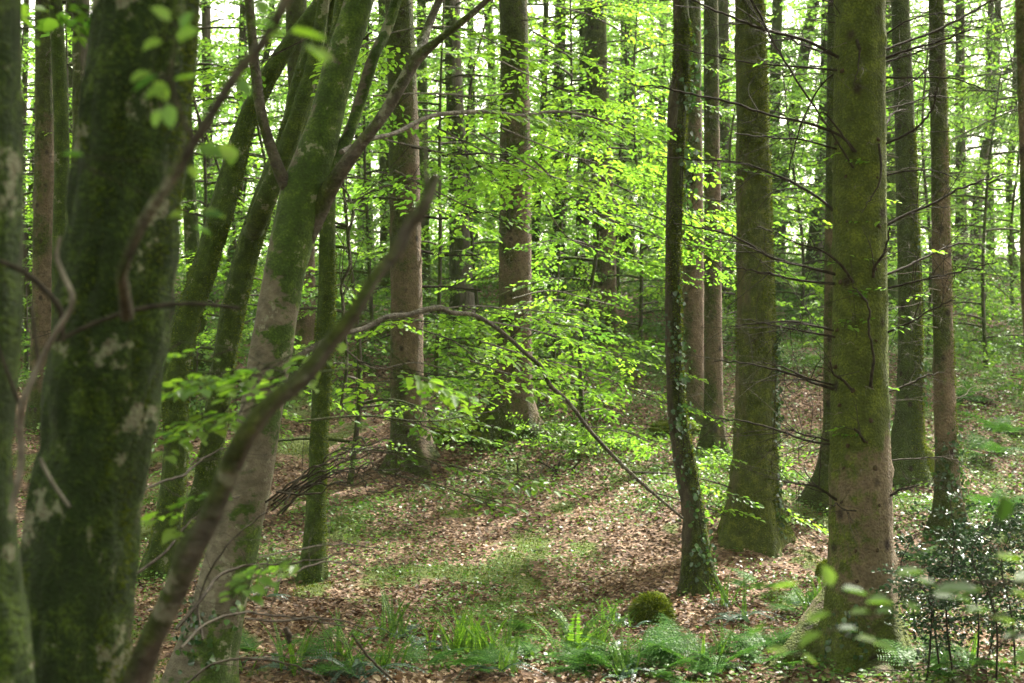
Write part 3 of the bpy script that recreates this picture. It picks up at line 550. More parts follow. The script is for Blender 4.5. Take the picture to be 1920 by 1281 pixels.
# young beeches under the big trees: stem and crown, each its own thing
SAP = [(415, 21, 5.2, 'leafy young beech between the bent mossy trunk and the pale forked beech'), (655, 19.5, 5.0, 'young beech leafing out behind the thin contorted stem, left of the reddish spruce'),
 (700, 27, 6.5, 'leafy beech beyond the slanting limb, far left of centre'), (815, 24, 6.8, 'young beech between the reddish spruce and the grey flaky trunk'),
 (905, 26.5, 7.5, 'tall young beech leafing between the grey trunk and the central spruce'), (1035, 25, 7.2, 'young beech with bright layers right behind the central spruce'),
 (1100, 21, 4.6, 'young beech with sunny layered leaves in front of the brown spruce right of centre'), (1200, 28, 7.5, 'young beech in the brightest part of the wood left of the crooked trunk'),
 (1160, 33, 8.5, 'taller leafy beech on the crest behind the brightest leaves'), (1380, 27, 5.5, 'young beech showing behind the broad mossy ivy-clad trunk'),
 (1500, 29, 5.5, 'low young beech filling the gap left of the large green trunk'), (1560, 33, 6.0, 'young beech behind the large green trunk, on the crest'),
 (1740, 27, 6.5, 'young beech between the flared spruce and the slim brown spruce'), (1850, 26, 5.5, 'leafy young beech right of the slim brown spruce'),
 (1900, 31, 7.0, 'pale green young beech near the right edge on the slope'), (50, 27, 7, 'young beech leafing in the far left gap behind the bare twigs'),
 (130, 26, 7.5, 'young beech behind the dark mossy trunk at far left'), (360, 24, 6.5, 'young beech right behind the widest blurred trunk'),
 (500, 27, 7.5, 'young beech behind the smooth fork of the pale beech'), (610, 30, 7.5, 'young beech on the crest behind the slender upright mossy trunk')]
for q, (px, d, h, lab) in enumerate(SAP):
    x = (px - 960) * K * d; g = float(ground_z(x, d)); w_ = 10 * 22 / d
    pts = [(px, 640.5 - g / (K * d) + 20, w_), (px + rs0.normal(0, 12), 640.5 - (g + h * .3) / (K * d), w_ * .8), (px + rs0.normal(0, 16), 640.5 - (g + h * .65) / (K * d), w_ * .6), (px + rs0.normal(0, 28), 640.5 - (g + h) / (K * d), w_ * .3)]
    tree('sap%d' % q, pts, d, 'dark', 'young_beech', lab, cat='young tree', group='young beeches of the understorey', H=0, seg=8, step=.25, flare=.2,
         crown=(g + .35, g + h, 2.2, 19 if d < 25 else 30), leaf=.078, nper=34, spk=3.4, slen=(.5, 1.0), coarse=False, zvis=99, far=d > 25, leafm='beechleaf')
# unseen trees added round the hollow only for their shade
for q in range(46):
    if q < 20: x = rs0.choice([-1, 1]) * rs0.uniform(6, 24); y = rs0.uniform(-6, 44); 
    else: x = rs0.uniform(-16, 26); y = rs0.uniform(-10, 8)
    if q >= 44: x, y = ((6.5, 7.4), (8.9, 11.2))[q - 44]  # last pair added out of view to keep sun off the near right leaves
    if abs(x) < .36 * y + 3.2 and y > -1: x = math.copysign(.36 * y + 3.6 + rs0.uniform(0, 7), x)
    if abs(x) < 2.5 and y > -3: x = 4.0
    if x > 4 and y > 12 and q % 3 and q < 44: continue
    g = float(ground_z(x, y)); 
    C = np.array([[x, y, g - .3], [x + .1, y, g + 6], [x - .1, y + .2, g + 12], [x, y, g + 19]]); r = np.array([.24, .2, .15, .06])
    th = thing('forest_tree', 'tall unseen tree added to shade the hollow', 'tree', (x, y, g), 'unseen shade trees added round the hollow')

    mb, CC, rr = trunk_mesh(C, r, 14, .5, .4, .3, 5, .05, q); mb.build('trunk', M['spruce' if q % 2 else 'beech'], th, smooth=True)
    mbL, mbT = make_crown(CC, g + 6.5, g + 18, 3.6, 30, -99, seed=500 + q); mbL.build('crown', M['farleaf'], th); mbT.build('branches', M['dark'], th)

# ------------------------------------------------------------------ leafy boughs
def bough(parent, path, ns, leaf=.066, nl=26, slen=(.35, .6), fine=True, seed=1, mat='limb', lm='beechleaf', lat=.5, tilt=.3, tb=None, name='leafy_bough', drop=.02, t0=.15, thick=1., ln_=.35, back=0.):
    """path of (px,py,width px,depth); leaves hang in flat sprays along it"""
    rs = np.random.default_rng(abs(seed + int(path[0][0] * 3 + path[0][1])))
    if back: path = [(p[0], p[1], p[2], p[3] + back * min(1., max(0., (p[0] - 900) / 250.))) for p in path]
    P = np.array([W(p[0], p[1], p[3]) for p in path]); r = np.array([max(p[2] * .5 * K * p[3], .0018) for p in path])
    mb = MB(); C, _ = tube(mb, P, r * thick, 7, len(P) * 9, wob=.12, seed=seed); ob = mb.build(name, M[mat], parent, smooth=True)
    if ns:
        mbL, mbT = MB(), MB(); u = rs.uniform(t0, 1, ns); i = (u * (len(C) - 1)).astype(int); T = unit(np.gradient(C, axis=0))[i]
        S = unit(np.cross(T, [0, 0, 1.])); sg = rs.choice([-1., 1.], ns)[:, None]; an = rs.uniform(.1, 1.25, ns)[:, None]
        D = T * np.cos(an) + S * sg * np.sin(an) + rs.normal(0, .12, (ns, 3)); D[:, 2] = D[:, 2] * .35 - .06; off = rs.random(ns)[:, None] * lat
        O = C[i] + D * off + np.stack([np.zeros(ns), np.zeros(ns), -drop - .12 * off[:, 0]], 1); L = rs.uniform(*slen, ns)
        prisms(mbT, C[i], O, .0035, .0025)
        spray_leaves(mbL, mbT, O, D, L, nl, leaf, fine=fine, rs=rs, tilt=tilt, ln_=ln_, tb=tb, droop=.2)
        mbL.build('leaves', M[lm], ob); mbT.build('twigs', M['twig'], ob)
    return ob
tB = TREES['B']['th']
# stems and limbs of the forked beech
def limb(key, path, mat='limb', seg=14, seed=5, name='limb', n=None):
    P = np.array([W(p[0], p[1], p[3]) for p in path]); r = np.array([p[2] * .5 * K * p[3] for p in path]); mb = MB()
    C, rr = tube(mb, P, r, seg, n or len(P) * 14, wob=.32, seed=seed); ob = mb.build(name, M[mat], TREES[key]['th'] if key else None, smooth=True); return ob, C
limb('B', [(572, 420, 30, 9.0), (553, 378, 30, 9.0), (532, 340, 26, 8.92), (508, 280, 23, 8.85), (490, 215, 21, 8.8), (479, 130, 19, 8.8), (470, 40, 18, 8.8), (463, -60, 17, 8.8)])
limb('B', [(572, 450, 34, 9.0), (598, 392, 34, 8.97), (628, 338, 28, 8.85), (665, 285, 26, 8.75), (712, 225, 25, 8.7), (748, 165, 24, 8.7), (780, 112, 22, 8.7), (822, 76, 14, 8.6), (880, 30, 12, 8.5), (930, -15, 10, 8.4)])
limb('B', [(765, 138, 18, 8.7), (779, 115, 20, 8.7), (790, 90, 17, 8.8), (803, 50, 15, 8.9), (828, -10, 14, 9)])
limb('B', [(588, 370, 22, 9.0), (618, 318, 24, 9.0), (652, 258, 22, 9.1), (676, 190, 21, 9.2), (700, 110, 20, 9.2), (728, 50, 19, 9.3), (752, -30, 18, 9.3)], mat='beech', name='dead_limb')
limb('B', [(575, 330, 34, 9.1), (600, 230, 34, 9.25), (622, 130, 34, 9.3), (640, 40, 33, 9.3), (650, -50, 32, 9.3)], mat='beechmoss', name='stem')
limb('L2', [(478, 430, 34, TREES['L2']['depth']), (500, 370, 36, 13.7), (535, 290, 34, 13.6), (562, 210, 30, 13.5), (590, 110, 26, 13.5), (606, 10, 24, 13.5), (610, -50, 24, 13.5)], mat='beechmoss', name='stem')
px_branch('B', [(612, 155, 8), (632, 128, 9), (655, 95, 8), (700, 60, 4)], d0=9, sub=1)
# big arching pale limb that droops to the right, and the long upper bough
arch = bough(tB, [(505, 700, 12, 9.0), (590, 650, 11, 9.2), (640, 625, 10, 9.6), (690, 612, 10, 10), (720, 596, 11, 10.1), (765, 590, 10, 10.3), (800, 580, 10, 10.5), (826, 578, 12, 10.6), (845, 586, 10, 10.7), (885, 590, 9, 10.9), (940, 622, 8, 11.2), (985, 662, 8, 11.4), (1016, 690, 9, 11.5), (1030, 720, 9, 11.6), (1062, 750, 8, 11.8), (1110, 812, 7, 12), (1180, 885, 7, 12.2), (1280, 972, 5, 12.4)], 0, name='arching_limb')
up = bough(tB, [(640, 285, 11, 8.8), (690, 262, 10, 9.2), (740, 250, 9, 9.6), (790, 225, 9, 10), (850, 212, 9, 10.8), (920, 210, 8, 11.4), (985, 217, 8, 12), (1030, 210, 6, 12.3), (1090, 214, 5, 12.6), (1150, 234, 4, 13)], 10, name='upper_bough', t0=.6)
B_ = [ # (path, sprays, seed)
 ([(985, 217, 4, 12), (1080, 235, 3, 12.5), (1180, 262, 3, 13), (1290, 300, 2, 13.4)], 34), ([(940, 240, 4, 12), (1050, 285, 3, 12.6), (1180, 325, 3, 13.2), (1330, 372, 2, 13.8), (1395, 390, 2, 14)], 46),
 ([(900, 250, 4, 11.8), (1010, 320, 3, 12.3), (1120, 360, 3, 12.8), (1240, 410, 3, 13.4), (1330, 440, 2, 13.8)], 46), ([(1000, 300, 4, 12.6), (1120, 400, 3, 13), (1230, 445, 3, 13.4), (1340, 470, 2, 13.8), (1420, 500, 2, 14)], 36),
 ([(1090, 300, 3, 13.5), (1160, 350, 3, 13.8), (1230, 380, 2, 14), (1290, 400, 2, 14.2)], 30), ([(820, 240, 4, 11.6), (900, 280, 3, 12), (990, 330, 3, 12.6), (1060, 400, 2, 13)], 26),
 ([(1010, 360, 3, 13.5), (1050, 430, 3, 13.8), (1120, 470, 2, 14.2), (1200, 500, 2, 14.5)], 22), ([(1240, 420, 3, 13.5), (1300, 460, 3, 13.7), (1340, 490, 2, 14), (1360, 510, 2, 14)], 14),
 ([(700, 180, 4, 10.5), (790, 175, 3, 11), (880, 180, 3, 11.6), (960, 175, 2, 12)], 22), ([(720, 262, 4, 10.8), (800, 280, 3, 11.2), (880, 300, 3, 11.8), (930, 330, 2, 12)], 20), ([(740, 320, 4, 12), (820, 360, 3, 12.4), (900, 400, 3, 12.8)], 14),
 ([(650, 100, 4, 11), (740, 60, 3, 11.5), (840, 50, 3, 12), (950, 90, 2, 12.5)], 22), ([(1000, 60, 4, 14), (1090, 110, 3, 14.4), (1180, 150, 3, 14.8), (1240, 190, 2, 15)], 26), ([(930, 110, 3, 14), (1010, 150, 3, 14.3), (1110, 190, 3, 14.8)], 18),
 ([(1040, 10, 3, 15), (1130, 40, 3, 15.5), (1220, 90, 2, 16)], 18), ([(600, 60, 3, 12), (540, 90, 3, 12.4), (470, 130, 2, 12.8)], 12)]
def shoots(parent_th, paths, nm='leafy_bough', mul=1., **kw):
    for q, (p, n) in enumerate(paths): bough(parent_th, p, max(3, int(n * mul)), seed=60 + q, name=nm, **kw)
shoots(tB, B_, slen=(.4, .8), lat=.75, nl=28, mul=.52, back=3.2, ln_=.24, tilt=.22, leaf=.074)
A_ = [([(760, 592, 4, 10.6), (860, 575, 3, 11.4), (960, 580, 3, 12), (1080, 590, 2, 12.6)], 30), ([(900, 600, 4, 11.2), (1010, 622, 3, 11.8), (1120, 655, 3, 12.3), (1210, 690, 2, 12.8)], 34),
 ([(900, 640, 4, 11.4), (1000, 670, 3, 11.8), (1110, 700, 3, 12.3), (1240, 752, 2, 12.9)], 40), ([(840, 660, 3, 11.5), (920, 690, 3, 11.7), (980, 715, 2, 12), (1010, 750, 2, 12.2)], 20),
 ([(1010, 600, 3, 13), (1100, 620, 3, 13.4), (1180, 650, 2, 13.8)], 20), ([(960, 560, 3, 16), (1030, 545, 3, 16.3), (1100, 560, 2, 16.6), (1160, 575, 2, 17)], 16),
 ([(640, 650, 4, 9.6), (700, 690, 3, 10), (780, 680, 3, 10.4), (860, 700, 2, 10.8)], 16), ([(780, 615, 3, 10.8), (850, 640, 3, 11), (900, 680, 2, 11.3)], 12),
 ([(1100, 800, 3, 12.6), (1180, 812, 3, 13), (1250, 845, 2, 13.4), (1320, 868, 2, 13.8)], 24), ([(1180, 885, 4, 12.3), (1270, 890, 3, 12.8), (1370, 915, 3, 13.3), (1440, 960, 2, 13.8), (1500, 985, 2, 14)], 40),
 ([(1230, 925, 3, 12.4), (1320, 950, 3, 13), (1400, 985, 2, 13.6), (1460, 1010, 2, 14)], 20)]
shoots(tB, A_, slen=(.4, .75), lat=.65, nl=26, mul=.42, back=3.2, ln_=.24, tilt=.22, leaf=.072)
# bluish-green leaves of a low shoot, left of the central mound
lowb = thing('low_beech_branch', 'thin low branch with dark bluish leaves crossing in front of the reddish spruce foot', 'branch', W(560, 790, 8.5))
shoots(lowb, [([(560, 790, 5, 8.5), (680, 780, 4, 8.6), (800, 790, 3, 8.8), (930, 770, 2, 9)], 18), ([(640, 840, 4, 8.6), (760, 850, 3, 8.8), (880, 880, 3, 9), (1010, 890, 2, 9.2)], 20), ([(700, 880, 3, 8.8), (820, 910, 3, 9), (920, 945, 2, 9.3)], 14)], nm='shoot', lm='herb', mul=.5, lat=.3, slen=(.25, .45), nl=8, ln_=.2, tilt=.15)
# blurred bright leaves, left
nearb = thing('near_beech_branch', 'out-of-focus bright green leaves on thin twigs in front of the two leaning mossy trunks', 'branch', W(640, 600, 5.4))
shoots(nearb, [([(700, 600, 4, 5.6), (600, 640, 3, 5.5), (480, 690, 3, 5.3), (330, 700, 2, 5.2)], 12), ([(660, 690, 4, 5.6), (540, 700, 3, 5.4), (420, 650, 2, 5.2), (310, 640, 2, 5.1)], 10), ([(560, 740, 4, 5.4), (430, 760, 3, 5.3), (300, 800, 2, 5.2)], 8), ([(640, 1010, 3, 5.2), (520, 1050, 3, 5.1), (430, 1040, 2, 5.0)], 4), ([(480, 880, 3, 5.2), (420, 900, 3, 5.1), (300, 970, 2, 5)], 5), ([(700, 630, 3, 6.3), (780, 700, 3, 6.4), (840, 730, 2, 6.5)], 6)],
       nm='twig_with_leaves', lat=.12, slen=(.14, .28), nl=8, tilt=.1, ln_=.14)
topb = thing('overhanging_beech_branch', 'blurred bright leaves hanging into the top left corner', 'branch', W(-40, -40, 4.6))
shoots(topb, [([(-40, -60, 5, 4.4), (60, -10, 4, 4.5), (150, 5, 3, 4.6), (200, 30, 2, 4.7)], 12)], nm='twig_with_leaves', lat=.12, slen=(.15, .3), nl=10, tilt=.25)

# ------------------------------------------------------------------ foreground: limbs and single blurred leaves
limb('F2', [(245, 1310, 53, 4.1), (282, 1205, 46, 3.9), (338, 1085, 43, 3.75), (352, 1040, 50, 3.7), (384, 985, 41, 3.65), (418, 905, 38, 3.6), (436, 862, 43, 3.55), (470, 800, 41, 3.45), (520, 745, 33, 3.4), (560, 715, 34, 3.38), (620, 640, 28, 3.35), (668, 580, 27, 3.3), (700, 525, 23, 3.3), (748, 465, 25, 3.3), (768, 420, 22, 3.28), (795, 388, 23, 3.25), (817, 328, 18, 3.25)], mat='limb', seg=22, name='broken_limb', n=170)
limb('F2', [(790, 420, 9, 3.3), (796, 380, 9, 3.3), (797, 300, 8, 3.35), (795, 230, 6, 3.4)], name='snag')
limb('F2', [(237, 590, 26, 4.0), (232, 540, 22, 3.6), (236, 490, 20, 3.3), (268, 420, 20, 3.2), (325, 330, 20, 3.1), (390, 225, 20, 3.0), (450, 130, 20, 2.95), (500, 70, 21, 2.9), (540, -10, 22, 2.85)], mat='limb', seg=16, name='bare_limb', n=90)
tF = TREES['F2']['th']
def single_leaves(parent, lst, d, seed=3, name='leaves', lm='beechleaf', twigm='twig', sf=1., sz=1.):
    """hand-placed large leaves: (px,py,length px,direction deg in the picture,facing) joined by a twig"""
    rs = np.random.default_rng(seed); mb, mt = MB(), MB(); prev = None
    for (px, py, l, an, fc) in lst:
        dd = d + rs.normal(0, .06); p = W(px, py, dd); a_ = math.radians(an); D = np.array([math.cos(a_), rs.normal(0, .25), math.sin(a_)])
        fc *= sf; Nn = np.array([rs.normal(0, .15), -fc, 1 - fc]) + rs.normal(0, .1, 3)
        leaves(mb, p[None], D[None], Nn[None], l * sz * K * dd, wr=.66, fine=True, tint=np.array([rs.random()]), rs=rs)
        if prev is not None and np.linalg.norm(prev - p) < .35: prisms(mt, prev[None], p[None], .0016, .0014)
        prev = p
    a = mb.build(name, M[lm], parent); b = mt.build('twig', M[twigm], parent)
limb('F2', [(365, 265, 10, 3.05), (348, 235, 8, 3.0), (330, 190, 7, 2.95), (320, 140, 6, 2.9), (330, 70, 4, 2.85)], name='leafy_twig')
single_leaves(tF, [(345, 255, 8, 120, .2), (318, 165, 52, -160, .3), (300, 140, 60, -155, .25), (290, 150, 46, -60, .6), (325, 150, 50, 20, .3), (285, 135, 48, -150, .3), (315, 195, 48, -80, .75), (300, 205, 36, -110, .6), (330, 70, 52, 10, .75), (305, 75, 44, -150, .5), (320, 40, 46, 140, .5), (340, 55, 40, 60, .7)], 2.85)
single_leaves(tF, [(540, 62, 40, 190, .3), (545, 60, 80, -8, .2), (570, 85, 60, -30, .35), (585, 95, 44, -20, .4), (520, 50, 50, 170, .3), (500, 30, 46, 120, .3)], 2.6, seed=4)
single_leaves(tF, [(370, 275, 56, -20, .6), (400, 280, 48, -10, .7), (440, 275, 40, -100, .8), (355, 310, 30, -60, .4), (112, 290, 46, 5, .25), (350, 400, 34, 190, .5), (375, 405, 46, 8, .3), (380, 395, 44, -10, .2), (360, 425, 40, -15, .2), (440, 150, 44, -40, .6)], 3.2, seed=5)
limb('F1', [(20, 960, 10, 3.9), (40, 870, 14, 3.9), (38, 790, 16, 3.85), (45, 745, 14, 3.8), (70, 690, 12, 3.8), (100, 630, 11, 3.75), (135, 555, 12, 3.7), (118, 515, 10, 3.7), (106, 480, 9, 3.7), (112, 445, 8, 3.7)], mat='greytwig', seg=10, name='bent_grey_twig')
limb('F1', [(0, 490, 9, 3.9), (45, 510, 10, 3.9), (80, 540, 12, 3.9), (112, 580, 12, 3.9), (118, 640, 8, 3.9)], mat='twig', seg=8, name='dark_twig')
limb('F1', [(40, 770, 9, 3.9), (22, 720, 7, 3.9), (0, 660, 6, 3.9), (-20, 600, 5, 3.9)], mat='twig', seg=6, name='dark_twig')
limb('F1', [(72, 690, 8, 3.8), (62, 600, 7, 3.85), (50, 520, 5, 3.9), (48, 430, 4, 3.9)], mat='twig', seg=6, name='dark_twig')
limb('F2', [(105, 640, 9, 3.9), (180, 605, 9, 3.95), (260, 580, 9, 4), (360, 570, 8, 4), (450, 578, 7, 4)], mat='twig', seg=8, name='crossing_twig')
limb('F2', [(75, 860, 8, 4.2), (95, 900, 8, 4.15), (130, 950, 7, 4.1)], mat='greytwig', seg=8, name='grey_twig')
brr = thing('near_leafy_twig', 'blurred twigs with bright single leaves reaching in from the right edge over the holly', 'branch', W(1960, 1100, 3.0))
for P_ in ([(1960, 1095, 7, 3), (1850, 1092, 6, 3), (1760, 1093, 5, 3), (1700, 1105, 4, 3), (1672, 1120, 3, 3), (1610, 1160, 2, 3)], [(1960, 1170, 9, 3), (1880, 1205, 8, 3), (1840, 1240, 8, 3), (1780, 1290, 8, 3)], [(1700, 1110, 3, 3), (1640, 1180, 2, 3.05), (1570, 1200, 2, 3.1)]):
    bough(brr, P_, 0, name='twig', mat='twig')
single_leaves(brr, [(1560, 1100, 46, 110, .7), (1500, 1095, 60, 180, .15), (1575, 1105, 60, -4, .15), (1620, 1130, 60, 10, .3), (1665, 1120, 44, 185, .3), (1560, 1150, 56, 195, .1), (1590, 1152, 50, 10, .35), (1640, 1150, 40, 15, .2), (1540, 1185, 56, 205, .35), (1570, 1180, 44, 5, .3), (1605, 1198, 56, -8, .3), (1640, 1205, 52, -20, .3), (1480, 1225, 50, 170, .15), (1505, 1230, 40, -25, .5), (1440, 1170, 50, 210, .2),
    (1680, 1080, 60, 15, .25), (1715, 1085, 46, -10, .3), (1690, 1130, 44, -20, .2), (1750, 1120, 46, 5, .45), (1790, 1120, 40, -10, .3), (1810, 1148, 56, 8, .2), (1860, 1160, 52, -4, .3), (1870, 1045, 60, 0, .1), (1895, 1110, 50, -10, .4), (1850, 1105, 50, 190, .2), (1880, 1195, 50, 5, .3), (1900, 1240, 40, 20, .5), (1800, 1098, 40, -5, .3)], 3.0, seed=9, sf=.45, sz=.95)
single_leaves(brr, [(1880, 930, 60, -80, .8), (1840, 1110, 90, 175, .1), (1900, 1090, 80, 10, .15)], 2.9, seed=11, lm='darkleaf')

# ------------------------------------------------------------------ dead branches on the spruces
DL = [[(1580, 112, 8), (1510, 76, 8), (1440, 58, 7), (1390, 40, 6), (1330, 15, 5), (1285, -8, 4)], [(1578, 108, 7), (1520, 90, 5), (1470, 70, 4)], [(1572, 132, 6), (1490, 125, 5), (1410, 118, 4), (1330, 104, 3), (1280, 92, 3)],
 [(1605, 285, 7), (1585, 262, 7), (1527, 235, 7), (1440, 215, 6), (1362, 190, 6), (1285, 175, 5), (1235, 163, 4), (1188, 161, 3)], [(1570, 280, 5), (1500, 262, 5), (1440, 258, 4), (1380, 250, 3)],
 [(1568, 400, 8), (1540, 375, 7), (1500, 350, 7), (1440, 322, 6), (1400, 308, 5), (1320, 300, 4), (1230, 292, 3)], [(1568, 515, 8), (1510, 500, 7), (1440, 480, 7), (1395, 452, 6), (1325, 430, 5), (1265, 420, 4)],
 [(1564, 532, 7), (1500, 526, 6), (1450, 515, 6), (1400, 505, 4), (1350, 500, 3)], [(1600, 530, 7), (1575, 495, 6), (1540, 470, 5), (1490, 455, 4), (1450, 435, 3), (1420, 425, 3)], [(1572, 622, 6), (1530, 612, 6), (1480, 603, 5), (1430, 607, 4), (1370, 612, 3)],
 [(1566, 632, 6), (1500, 620, 5), (1450, 610, 4), (1400, 600, 3)], [(1562, 730, 8), (1520, 716, 7), (1480, 700, 6), (1440, 690, 5), (1375, 678, 4), (1340, 676, 3)], [(1562, 722, 5), (1510, 708, 5), (1470, 690, 4), (1430, 680, 3)],
 [(1562, 834, 6), (1520, 828, 6), (1460, 808, 5), (1390, 790, 4), (1330, 782, 3)], [(1584, 834, 7), (1545, 824, 6), (1500, 812, 5), (1470, 802, 3)], [(1582, 945, 7), (1560, 932, 7), (1530, 912, 6), (1500, 908, 5), (1474, 905, 4)], [(1605, 958, 4), (1585, 956, 4), (1570, 946, 3), (1560, 948, 2)],
 [(1574, 130, 5), (1540, 160, 4), (1500, 240, 4), (1480, 320, 3)], [(1612, 92, 9), (1600, 60, 9), (1580, 28, 8), (1556, -8, 7)], [(1600, 315, 6), (1560, 250, 4), (1500, 160, 5), (1450, 80, 5), (1420, 20, 5), (1400, -10, 5)]]
for q, p in enumerate(DL): px_branch('S1612', p, sl=(.15, .7), d0=TREES['S1612']['depth'] - (.05 if p[0][0] < 1590 else .24), d1=TREES['S1612']['depth'] + [-.6, .5, .2, -.3][q % 4], sub=12, seed=q)
DR = [[(1654, 96, 7), (1700, 78, 7), (1745, 62, 6), (1800, 35, 6), (1850, 8, 5), (1890, -10, 4)], [(1654, 112, 7), (1700, 95, 6), (1760, 78, 5), (1810, 60, 4), (1845, 48, 3)], [(1654, 118, 6), (1710, 102, 5), (1760, 85, 4), (1800, 78, 3)], [(1655, 146, 5), (1710, 146, 4), (1780, 146, 4), (1850, 168, 3)],
 [(1640, 262, 7), (1660, 235, 6), (1675, 212, 5), (1700, 205, 3)], [(1655, 272, 6), (1700, 252, 6), (1735, 225, 5), (1752, 190, 4), (1754, 170, 3)], [(1658, 425, 7), (1700, 402, 7), (1750, 382, 6), (1790, 358, 6), (1840, 340, 5), (1885, 326, 3)], [(1658, 542, 6), (1700, 532, 5), (1760, 518, 5), (1820, 505, 4), (1870, 492, 3)],
 [(1661, 515, 7), (1700, 500, 6), (1740, 480, 5), (1780, 462, 5), (1815, 455, 4)], [(1662, 624, 6), (1700, 608, 5), (1745, 582, 4), (1790, 562, 3)], [(1662, 736, 5), (1700, 722, 5), (1740, 704, 4), (1770, 698, 2)], [(1644, 948, 7), (1665, 932, 6), (1690, 918, 5), (1718, 912, 3)], [(1663, 864, 4), (1710, 860, 4), (1770, 858, 3), (1800, 866, 2)],
 [(1660, 65, 5), (1700, 40, 4), (1760, 25, 3), (1800, 30, 2)], [(1658, 175, 5), (1700, 160, 4), (1740, 130, 3)], [(1656, 330, 5), (1710, 320, 4), (1760, 322, 3), (1800, 340, 2)], [(1656, 205, 5), (1700, 195, 4), (1750, 180, 3), (1800, 186, 2)]]
for q, p in enumerate(DR): px_branch('S1612', p, d0=TREES['S1612']['depth'] - .05, d1=TREES['S1612']['depth'] + [.5, -.5, .2, -.2][q % 4], sub=14, seed=100 + q)
DF = [[(1637, 520, 8), (1640, 500, 7), (1655, 480, 6), (1665, 450, 5), (1668, 425, 4)], [(1632, 725, 8), (1635, 700, 8), (1638, 680, 7), (1633, 640, 6), (1628, 610, 6), (1630, 580, 5), (1612, 550, 4), (1598, 535, 3)], [(1598, 732, 7), (1580, 712, 6), (1562, 700, 5), (1558, 680, 4)],
 [(1621, 828, 7), (1612, 815, 6), (1604, 802, 5)], [(1648, 270, 6), (1652, 320, 5), (1648, 345, 4), (1630, 375, 3), (1615, 400, 2)], [(1612, 95, 6), (1608, 130, 3), (1600, 160, 2)], [(1600, 285, 5), (1570, 240, 5), (1540, 210, 4), (1530, 240, 3)]]
for q, p in enumerate(DF): px_branch('S1612', p, d0=TREES['S1612']['depth'] - .26, d1=TREES['S1612']['depth'] - .45, sub=4, seed=200 + q)
mstub = plain_mat('knot_bark', (.022, .016, .010), (.075, .056, .034), 60.)
for (px, py) in [(1612, 92), (1648, 262), (1572, 265), (1592, 415), (1582, 530), (1642, 505), (1646, 333), (1600, 735), (1634, 726), (1643, 640), (1577, 620), (1592, 838), (1625, 830), (1650, 425), (1580, 762), (1602, 957), (1583, 944), (1647, 948), (1604, 1034), (1643, 1032), (1575, 690), (1632, 790), (1655, 150), (1585, 130), (1590, 330), (1620, 560), (1606, 1090), (1640, 880), (1586, 880)]:
    T_ = TREES['S1612']; z = (640.5 - py) * K * (T_['depth'] - .2); xc = np.interp(z, T_['C'][:, 2], T_['C'][:, 0]); yc = np.interp(z, T_['C'][:, 2], T_['C'][:, 1]); rr = np.interp(z, T_['C'][:, 2], T_['r'])
    dx = np.clip((px - 960) * K * (T_['depth'] - .2) - xc, -rr * .96, rr * .96); dy = -math.sqrt(max(rr * rr - dx * dx, 0)); nrm = np.array([dx, dy, 0]) / rr; s_ = rng.uniform(.007, .017)
    mb = MB(); p = np.array([xc, yc, z]) + nrm * rr; tube(mb, [p - nrm * .02 + [0, 0, .01], p + nrm * .004 + [0, 0, .004], p + nrm * .018 - [0, 0, .003]], [s_ * 1.5, s_, s_ * .55], 9, 9, wob=.5, seed=px + py); mb.build('branch_stub', mstub, T_['th'], smooth=True)
dead_twigs('S1612', 16, (.15, .4), (-2, 2.6), .003, (3.8, 5.6), 3, mat='greytwig', seed=31)
dead_twigs('S1770', 36, (.25, 1.0), (-.8, 4.4), .004, None, 5, mat='greytwig', seed=32); dead_twigs('S1700', 60, (.3, 1.0), (-.6, 5), .005, None, 6, mat='greytwig', seed=33)
dead_twigs('S1336', 24, (.2, .8), (-.8, 4.8), .004, None, 4, mat='greytwig', seed=34); dead_twigs('S82', 26, (.4, 1.3), (-.5, 5.5), .006, None, 4, mat='greytwig', seed=35)
dead_twigs('S770', 18, (.2, 1.0), (-.8, 5), .008, None, 4, seed=36); dead_twigs('S965', 10, (.15, .7), (0, 5.5), .006, None, 3, seed=37); dead_twigs('M1418', 12, (.2, .6), (-.5, 4), .005, None, 3, mat='greytwig', seed=38)
dead_twigs('G152', 12, (.3, .8), (0, 4.5), .006, None, 3, seed=39); dead_twigs('S1552', 10, (.3, .8), (0, 4.5), .005, None, 3, seed=40); dead_twigs('S1300', 10, (.3, .7), (0, 5), .005, None, 3, mat='greytwig', seed=41)
px_branch('S770', [(790, 405, 8), (830, 410, 6), (880, 400, 5), (950, 395, 3), (1000, 385, 2)], d0=TREES['S770']['depth'] - .2, sub=7); px_branch('S770', [(784, 470, 8), (830, 478, 5), (900, 478, 4)], sub=4)
px_branch('S770', [(786, 538, 8), (840, 538, 5), (900, 545, 3)], sub=4); px_branch('S770', [(772, 275, 9), (800, 280, 8), (825, 290, 6), (900, 288, 5), (960, 290, 3)], d0=TREES['S770']['depth'] - .3, sub=7)
# contorted stem left of the reddish spruce
cs = thing('contorted_sapling', 'thin dark contorted bare stem rising left of the reddish spruce', 'young tree', hit(640, 760)); TREES['cs'] = dict(th=cs, depth=17.)
px_branch('cs', [(640, 760, 9), (650, 690, 8), (645, 600, 8), (642, 560, 8), (640, 535, 7), (655, 500, 8), (653, 440, 7), (662, 400, 7), (640, 350, 5), (560, 345, 3)], name='stem', mat='limb', d0=16.5, sub=10, sl=(.3, 1.0))
px_branch('cs', [(655, 385, 6), (720, 350, 5), (780, 352, 4), (830, 370, 3)], name='side_branch', mat='limb', d0=16.5, sub=6)

